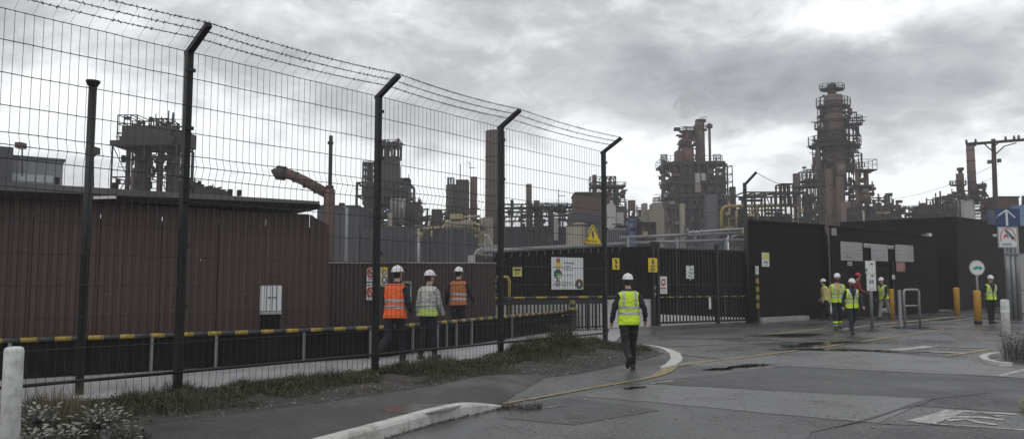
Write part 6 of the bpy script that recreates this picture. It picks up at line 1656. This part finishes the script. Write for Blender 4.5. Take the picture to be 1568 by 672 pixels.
    for i, nm in enumerate(lab):
        if nm in ('leg', 'arm', 'torso'):
            p = V[i]; s_ = .013 if nm != 'torso' else .008
            f = mnoise.noise(Vector((p[0] * 9 + ph, p[1] * 9, p[2] * 22))) + .5 * mnoise.noise(Vector((p[0] * 22, p[1] * 22 + ph, p[2] * 30)))
            V[i] += NR[i] * f * s_
    hipz = pel.z
    def spv(p):     # into the leaning trunk's frame
        v = Vector(p) - pel; return rotx(v, R(lean))
    fl = lab[Fq[:, 0]]; fc = V[Fq].mean(1)
    trunk = np.array([tuple(spv(p)) for p in fc]); vtrunk = np.array([tuple(spv(p)) for p in V])
    head_l = np.array([tuple(hrot.transposed() @ (Vector(p) - hc)) for p in fc])
    mats = ['skin', top, trousers, 'boot', 'glove', 'hair', mask if mask else 'skin']
    mi = np.zeros(len(Fq), np.int32)
    mi[(fl == 'torso') | (fl == 'arm')] = 1; mi[(fl == 'torso') & (trunk[:, 2] < -.02)] = 2; mi[fl == 'leg'] = 2; mi[(fl == 'leg') & (trunk[:, 2] > -.02)] = 1; mi[fl == 'boot'] = 3; mi[fl == 'hand'] = 4 if rnd.random() < .6 else 0
    hd = fl == 'head'
    mi[hd & (head_l[:, 1] < -.02) & (head_l[:, 2] > -.07)] = 5
    mi[hd & (head_l[:, 2] > .045)] = 5
    if mask: mi[hd & (head_l[:, 1] > .0) & (head_l[:, 2] < -.022)] = 6; mi[fl == 'neck'] = 6
    else: mi[(fl == 'neck') & (trunk[:, 2] < .60)] = 1
    root = thing('person', label, 'person', (0, 0, 0), group)
    o = np_mesh('body', V, Fq, mats, root, None, True); o.data.polygons.foreach_set('material_index', mi)
    ez = MB()
    for sx in (1, -1): ez.lathe(H(.032 * sx, .080, .006), [(.003, -.009), (.011, -.004), (.011, .004), (.003, .009)], 8)
    ez.build('eyes', 'eye_dark', o)
    # vest
    if vest:
        hem = -.03 if hem is None else hem
        vm_ = (fl == 'torso') & (trunk[:, 2] > hem - .02) & (trunk[:, 2] < .545)
        vm_ |= (fl == 'leg') & (trunk[:, 2] > hem - .02)
        vm_ &= np.abs(trunk[:, 0]) < .205
        if open_front: vm_ &= ~((trunk[:, 1] > 0) & (np.abs(trunk[:, 0]) < .012 + np.clip(trunk[:, 2] - .22, 0, 1) * .30))
        else: vm_ &= ~((trunk[:, 1] > 0) & (np.abs(trunk[:, 0]) < np.clip(trunk[:, 2] - .40, 0, 1) * .45))
        def shell(mask_, off, name, mat_, parent, cuts=()):
            bm = bmesh.new(); idx = np.unique(Fq[mask_]); mp = {}
            for i in idx:
                flare = 1 + max(0, .10 - vtrunk[i, 2]) * .9
                mp[i] = bm.verts.new(V[i] + NR[i] * off * flare)
            for f in Fq[mask_]:
                ff_ = [mp[i] for k, i in enumerate(f) if i not in f[:k]]
                try: bm.faces.new(ff_)
                except Exception: pass
            for _ in range(3): bmesh.ops.smooth_vert(bm, verts=bm.verts, factor=.5, use_axis_x=True, use_axis_y=True, use_axis_z=True)
            for (zc_, keep_above) in cuts:
                co = spine(zc_); no = rotx(Vector((0, 0, 1)), -R(lean))
                bmesh.ops.bisect_plane(bm, geom=list(bm.verts) + list(bm.edges) + list(bm.faces), plane_co=co, plane_no=no, clear_inner=keep_above, clear_outer=not keep_above)
            me_ = bpy.data.meshes.new(name); bm.to_mesh(me_); bm.free(); me_.materials.append(M[mat_])
            me_.polygons.foreach_set('use_smooth', np.ones(len(me_.polygons), bool)); me_.update()
            return link(name, me_, parent)
        vo_ = shell(vm_, .020, 'vest', vest, root, [(hem, True)])
        if split_hem: shell(vm_, .0235, 'hem_panel', split_hem, vo_, [(hem, True), (hem + .15, False)])
        for zc_ in (.10, .215): shell(vm_, .0255, 'reflective_band', 'reflective', vo_, [(zc_, True), (zc_ + .05, False)])
        if straps:
            for sx in (1, -1):
                stp = vm_ & (np.abs(trunk[:, 0] * sx - .108) < .026) & (trunk[:, 2] > .25)
                if stp.any(): shell(stp, .0255, 'reflective_strap', 'reflective', vo_)
    if ankle:
        for i in (0, 1):
            for z in (.16, .26):
                a_ = fl == 'leg'
                bm_ = a_ & (np.abs(fc[:, 2] + dz - z) < .03) & (np.sign(fc[:, 0]) == (1 if i == 0 else -1))
                if bm_.any():
                    b = MB(); idx = np.unique(Fq[bm_]); mp = {k: n_ for n_, k in enumerate(idx)}
                    b.v = [Vector(V[k] + NR[k] * .008) for k in idx]
                    for f in Fq[bm_]: b.face([mp[k] for k in f[:3]] + ([mp[f[3]]] if f[3] != f[2] else []))
                    b.build('ankle_band', 'hivis_yellow' if z > .2 else 'reflective', root)
    # hard hat: shell, rim ridge, peak
    hb = MB(); shell_p = [(.108, -.004), (.113, .0), (.112, .012), (.108, .035), (.098, .062), (.080, .085), (.052, .102), (.02, .110), (.003, .111)]
    rings = []
    for (r_, z) in shell_p:
        b0 = len(hb.v)
        for k in range(24):
            a = 6.28318 * k / 24; rr_ = r_ * (1.12 if z < .008 and math.sin(a) < .3 else 1)
            pk = .045 * max(0, math.sin(a)) ** 2 if z < .008 else 0
            hb.v.append(H(rr_ * .90 * math.cos(a), -.004 + (rr_ * 1.10 + pk) * math.sin(a), .052 + z - (.012 * max(0, math.sin(a)) if z < .008 else 0)))
        rings.append(b0)
    for r_ in range(len(rings) - 1):
        for k in range(24): hb.face([rings[r_] + k, rings[r_] + (k + 1) % 24, rings[r_ + 1] + (k + 1) % 24, rings[r_ + 1] + k], 0, True)
    hb.face([rings[0] + k for k in range(24)][::-1]); hb.face([rings[-1] + k for k in range(24)])
    ho = hb.build('hard_hat', hat, root)
    rb_ = MB(); rb_.tube([H(0, -.10, .09), H(0, -.06, .145), H(0, 0, .165), H(0, .06, .145), H(0, .10, .09)], .012, 8); rb_.build('ridge', hat, ho)
    for ch in root.children_recursive:
        pass
    # settle on the ground, scale, turn
    for ch in list(root.children): ch.location.z += dz
    root.scale = (S, S, S); root.rotation_euler = (0, 0, R(yaw)); root.location = (q.x, q.y, q.z)
    return root
def h_for(px, ytop, q): return P(px, ytop, q.y).z - q.z
q = G(604, 560); person('person in an orange vest and white hard hat walking away nearest the fence', q, -14, (h_for(600, 408, q) - .02) * .985,
    ((14, 6), (-16, 52)), ((-12, 18, 66), (14, 10, 12)), 6, (4, -22), 'navy_cloth', 'charcoal_cloth', 'hivis_orange', hem=-.08, straps=False, thick=1.14)
q = G(655, 550); person('person in a white vest with a lime hem and white hard hat facing away', q, -24, (h_for(655, 416, q) - .02) * .985,
    ((10, 4), (-6, 8)), ((6, 12, 26), (-4, 12, 14)), 3, (2, -30), 'pale_cloth', 'charcoal_cloth', 'hivis_white', hem=-.06, split_hem='hivis_lime_pale')
q = XD(702, 20.6); person('person in a faded orange brown vest standing beyond the striped barrier', q, -6, (h_for(702, 411, q) - .02) * .985,
    ((4, 2), (-4, 4)), ((8, 24, 50), (10, 22, 40)), 3, (0, -20), 'black_cloth', 'black_cloth', 'hivis_brown', hem=-.02, straps=False)
q = G(964, 566); person('person in a bright yellow vest walking away past the end of the fence', q, 2, (h_for(963, 420, q) - .02) * .985,
    ((14, 6), (-16, 42)), ((-14, 24, 46), (6, 20, 14)), 4, (3, 0), 'navy_cloth', 'black_cloth', 'hivis_yellow', hem=-.09, thick=1.12)
q = G(1284, 505); person('person in a yellow vest over a tan sleeve with banded trouser ankles', q, 168, h_for(1280, 420, q) * .98,
    ((8, 4), (-12, 14)), ((4, 16, 24), (-2, 12, 10)), 3, (-4, -16), 'tan_cloth', 'navy_cloth', 'hivis_yellow', hem=-.05, open_front=True, mask='wine_cloth', ankle=True)
q = G(1306, 511); person('person in a yellow vest with a dark masked face walking toward the road', q, 176, h_for(1303, 427, q) * .98,
    ((18, 6), (-16, 34)), ((-10, 18, 26), (14, 16, 16)), 4, (-8, 10), 'navy_cloth', 'navy_cloth', 'hivis_yellow', hem=-.07, open_front=True, mask='wine_cloth')
q = G(1265, 490); person('person in a yellow jacket half hidden left of the pair by the black building', q, 60, h_for(1264, 428, q) * .98,
    ((10, 4), (-10, 12)), ((10, 12, 30), (-6, 12, 20)), 4, (0, 0), 'tan_cloth', 'black_cloth', 'hivis_lime_pale', hem=-.05, straps=False)
q = G(1312, 488); person('person in a red hard hat and red jacket standing behind the pair', q, -95, h_for(1302, 419, q) * .98,
    ((6, 3), (-6, 6)), ((14, 14, 50), (8, 14, 40)), 6, (-6, 20), 'red_cloth', 'black_cloth', None, 'hat_red')
q = G(1355, 489); person('person in a yellow vest and grey trousers coming out of the doorway', q, 112, h_for(1353, 425, q) * .98,
    ((16, 6), (-14, 20)), ((-6, 14, 30), (12, 12, 30)), 8, (-10, 10), 'navy_cloth', 'grey_cloth', 'hivis_yellow', hem=-.03)
q = G(1519, 495); person('person in a pale striped yellow vest standing beside the round sign', q, 182, h_for(1517, 423, q) * .98,
    ((4, 2), (-5, 6)), ((0, 22, 40), (6, 18, 20)), 2, (-6, -8), 'charcoal_cloth', 'black_cloth', 'hivis_yellow', hem=-.04, open_front=True)

# ------------------------------------------------------------------ weeds and plants
def clump(name, label, c, r_, h, n, matname, wid=.006, lean=.9, leafy=0, leafmat=None):
    t = thing(name, label, 'plant', c)
    def sm_():
        a = rnd.uniform(0, 6.283); k = r_ * math.sqrt(rnd.random()); return c + Vector((math.cos(a) * k, math.sin(a) * k, 0))
    blades('stems', n, sm_, h * .4, h, wid, matname, None, t, lean)
    if leafy:
        def s2():
            a = rnd.uniform(0, 6.283); k = r_ * 1.05 * math.sqrt(rnd.random()); f = rnd.random()
            return c + Vector((math.cos(a) * k * (.7 + .5 * f), math.sin(a) * k * (.7 + .5 * f), f * h * .95))
        leaf_scatter('leaves', leafy, s2, .02, .06, leafmat or matname, t, None)
    return t
b_ = bank_point(.855, .10); clump('weed_clump', 'tall leafy weeds at the foot of the fourth fence post', b_ + Vector((.15, -.1, -.03)), .28, .50, 320, 'grass_blade', .006, .8, 700)
b_ = bank_point(.835, .32); clump('weed_clump', 'low weeds on the bank left of the fourth fence post', b_ + Vector((0, 0, -.03)), .34, .26, 260, 'grass_blade', .005, 1.0, 600)
b_ = bank_point(.78, .28); clump('weed_clump', 'rounded dark weed mound halfway along the bank', b_ + Vector((0, 0, -.03)), .36, .24, 260, 'grass_blade', .005, 1.0, 700)
q = G(1550, 553); clump('weed_bush', 'dark dry weed bush around the white bollard at the right edge', q + Vector((.62, .35, 0)), .52, .58, 420, 'heather_leaf', .004, 1.1, 1500, 'weed_leaf')
k_ = [G(*p) for p in ((1548, 561), (1528, 559.5), (1512, 556), (1505, 551), (1512, 547), (1530, 544.5))]
kn2 = thing('kerb_nose', 'small curved white kerb round the weed bush at the right edge', 'kerb', k_[0])
for i in range(len(k_) - 1):
    b = MB(); d = (k_[i + 1] - k_[i]).normalized(); b.beam(k_[i] + Vector((0, 0, .03)), k_[i + 1] - d * .012 + Vector((0, 0, .03)), .14, .1); b.build('kerbstone', 'kerb_white', kn2)
q = G(1585, 632); clump('weed_clump', 'small yellow green tuft at the lower right edge', q, .16, .17, 60, 'lime_leaf', .006, 1.0, 140, 'lime_leaf')
# dry grass and silver plants by the corner bollard
c = P(92, 620, 7.6); c.z = .18; clump('grass_tussock', 'tall thin dry grass tussock right of the corner bollard', c, .26, .50, 330, 'dry_blade', .0028, .7)
for px, py, d_, lab in ((70, 650, 6.7, 'short green grass tussock growing through the silver leaved plants by the bollard'), (140, 662, 6.9, 'short green grass tussock at the bottom edge amid the silver leaved plants'), (200, 640, 7.5, 'green grass tussock at the right end of the silver leaved plants')):
    c = P(px, py, d_); c.z = .06; clump('grass_tussock', lab, c, .2, .22, 220, 'grass_blade', .0035, 1.0, 160, 'weed_leaf')
c = P(108, 640, 7.4); c.z = .15; clump('grass_tussock', 'dark grass tussock behind the silver leaved plants', c, .25, .30, 330, 'grass_blade', .004, .8)
c = P(5, 640, 7.2); c.z = .10; clump('grass_tussock', 'dark grass tussock left of the corner bollard', c, .3, .30, 300, 'grass_blade', .004, .8)
def leaf_mesh():
    V = []; Fc = []; n = 6
    for i in range(n + 1):
        f = i / n; wdt = math.sin(math.pi * min(1, f * .92 + .06)) ** .7 * .26; lob = 1 + .45 * math.sin(f * 19)
        z = .16 * math.sin(f * 2.2) - .12 * f * f
        V += [(-wdt * lob, f, z + .07), (0, f, z), (wdt * lob, f, z + .07)]
    for i in range(n):
        a = i * 3; Fc += [(a, a + 1, a + 4, a + 3), (a + 1, a + 2, a + 5, a + 4)]
    me = bpy.data.meshes.new('leaf'); me.from_pydata(V, [], Fc); me.materials.append(M['silver_leaf']); me.polygons.foreach_set('use_smooth', np.ones(len(Fc), bool)); me.update(); return me
LM = leaf_mesh()
def silver(label, c, r_, n, ls):
    r_ *= 1.25
    t = thing('silver_plant', label, 'plant', c)
    st = MB()
    for k in range(n):
        a = rnd.uniform(0, 6.283); el_ = rnd.uniform(.05, 1.35); f = rnd.uniform(.35, 1)
        d = Vector((math.cos(a) * math.cos(el_), math.sin(a) * math.cos(el_), math.sin(el_) * .8)); base = d * r_ * f
        o = link('leaf', LM, t); s_ = ls * rnd.uniform(.7, 1.25)
        o.location = base; o.rotation_euler = (rnd.uniform(-.2, .6), rnd.uniform(-.4, .4), a - math.pi / 2 + rnd.uniform(-.5, .5)); o.scale = (s_, s_, s_)
        if k % 3 == 0: st.tube([c, c + base * .6 + Vector((0, 0, .02)), c + base], .004, 5)
    st.build('stems', 'heather_leaf', t)
for px, py, d, r_, n, ls, lab in ((58, 632, 6.6, .19 , 110, .052, 'silver leaved plant close against the corner bollard'), (52, 668, 6.3, .20 , 110, .052, 'silver leaved plant low at the bottom edge by the corner bollard'), (98, 662, 6.6, .17, 80, .05, 'silver leaved plant at the bottom edge, second from the bollard'),
                              (150, 640, 7.1, .24, 130, .052, 'broad silver leaved plant in the middle of the silver patch'), (182, 662, 7.2, .20, 80, .048, 'silver leaved plant at the right end of the silver patch'), (168, 630, 7.5, .15, 60, .048, 'small silver leaved plant against the dark grass')):
    c = P(px, py + 10, d); c.z = max(.04, c.z - .05); silver(lab, c, r_, n, ls)

# ------------------------------------------------------------------ smoke and air
def vol_mat(name, dens, col, noise_scale=None, cut=(.42, .7)):
    m = bpy.data.materials.new(name); m.use_nodes = True; t = m.node_tree; t.nodes.clear()
    o = t.nodes.new('ShaderNodeOutputMaterial'); v = t.nodes.new('ShaderNodeVolumePrincipled'); t.links.new(v.outputs[0], o.inputs['Volume'])
    v.inputs['Color'].default_value = (*col, 1); v.inputs['Density'].default_value = dens
    if noise_scale:
        g = t.nodes.new('ShaderNodeNewGeometry'); q_ = t.nodes.new('ShaderNodeTexNoise'); q_.inputs['Scale'].default_value = noise_scale; q_.inputs['Detail'].default_value = 3
        t.links.new(g.outputs['Position'], q_.inputs['Vector'])
        k = t.nodes.new('ShaderNodeMapRange'); t.links.new(q_.outputs[0], k.inputs[0]); k.inputs[1].default_value = cut[0]; k.inputs[2].default_value = cut[1]; k.inputs[3].default_value = 0; k.inputs[4].default_value = dens
        t.links.new(k.outputs[0], v.inputs['Density'])
    M[name] = m
if SMOKE:
    vol_mat('smoke_volume', .30, (.93, .93, .94), .62, (.46, .74))
    D_ = 124
    b = MB(); b.tube([P(1077.5, 180, D_), P(1077, 174, D_), P(1073, 167, D_), P(1066, 160, D_), P(1054, 154, D_), P(1038, 149, D_)], [.72, 1.3, 2.2, 3.0, 3.2, 2.0], 16)
    o = b.build('smoke', 'smoke_volume'); tag(o, 'faint pale smoke drifting from the round stack of the great tower', 'smoke', kind='stuff')
if HAZE:
    vol_mat('haze_air', HAZE, (.93, .94, .96))
    b = MB(); b.box((0, 60, 15.5), (360, 220, 33)); b.build('haze', 'haze_air', None, 'stuff')
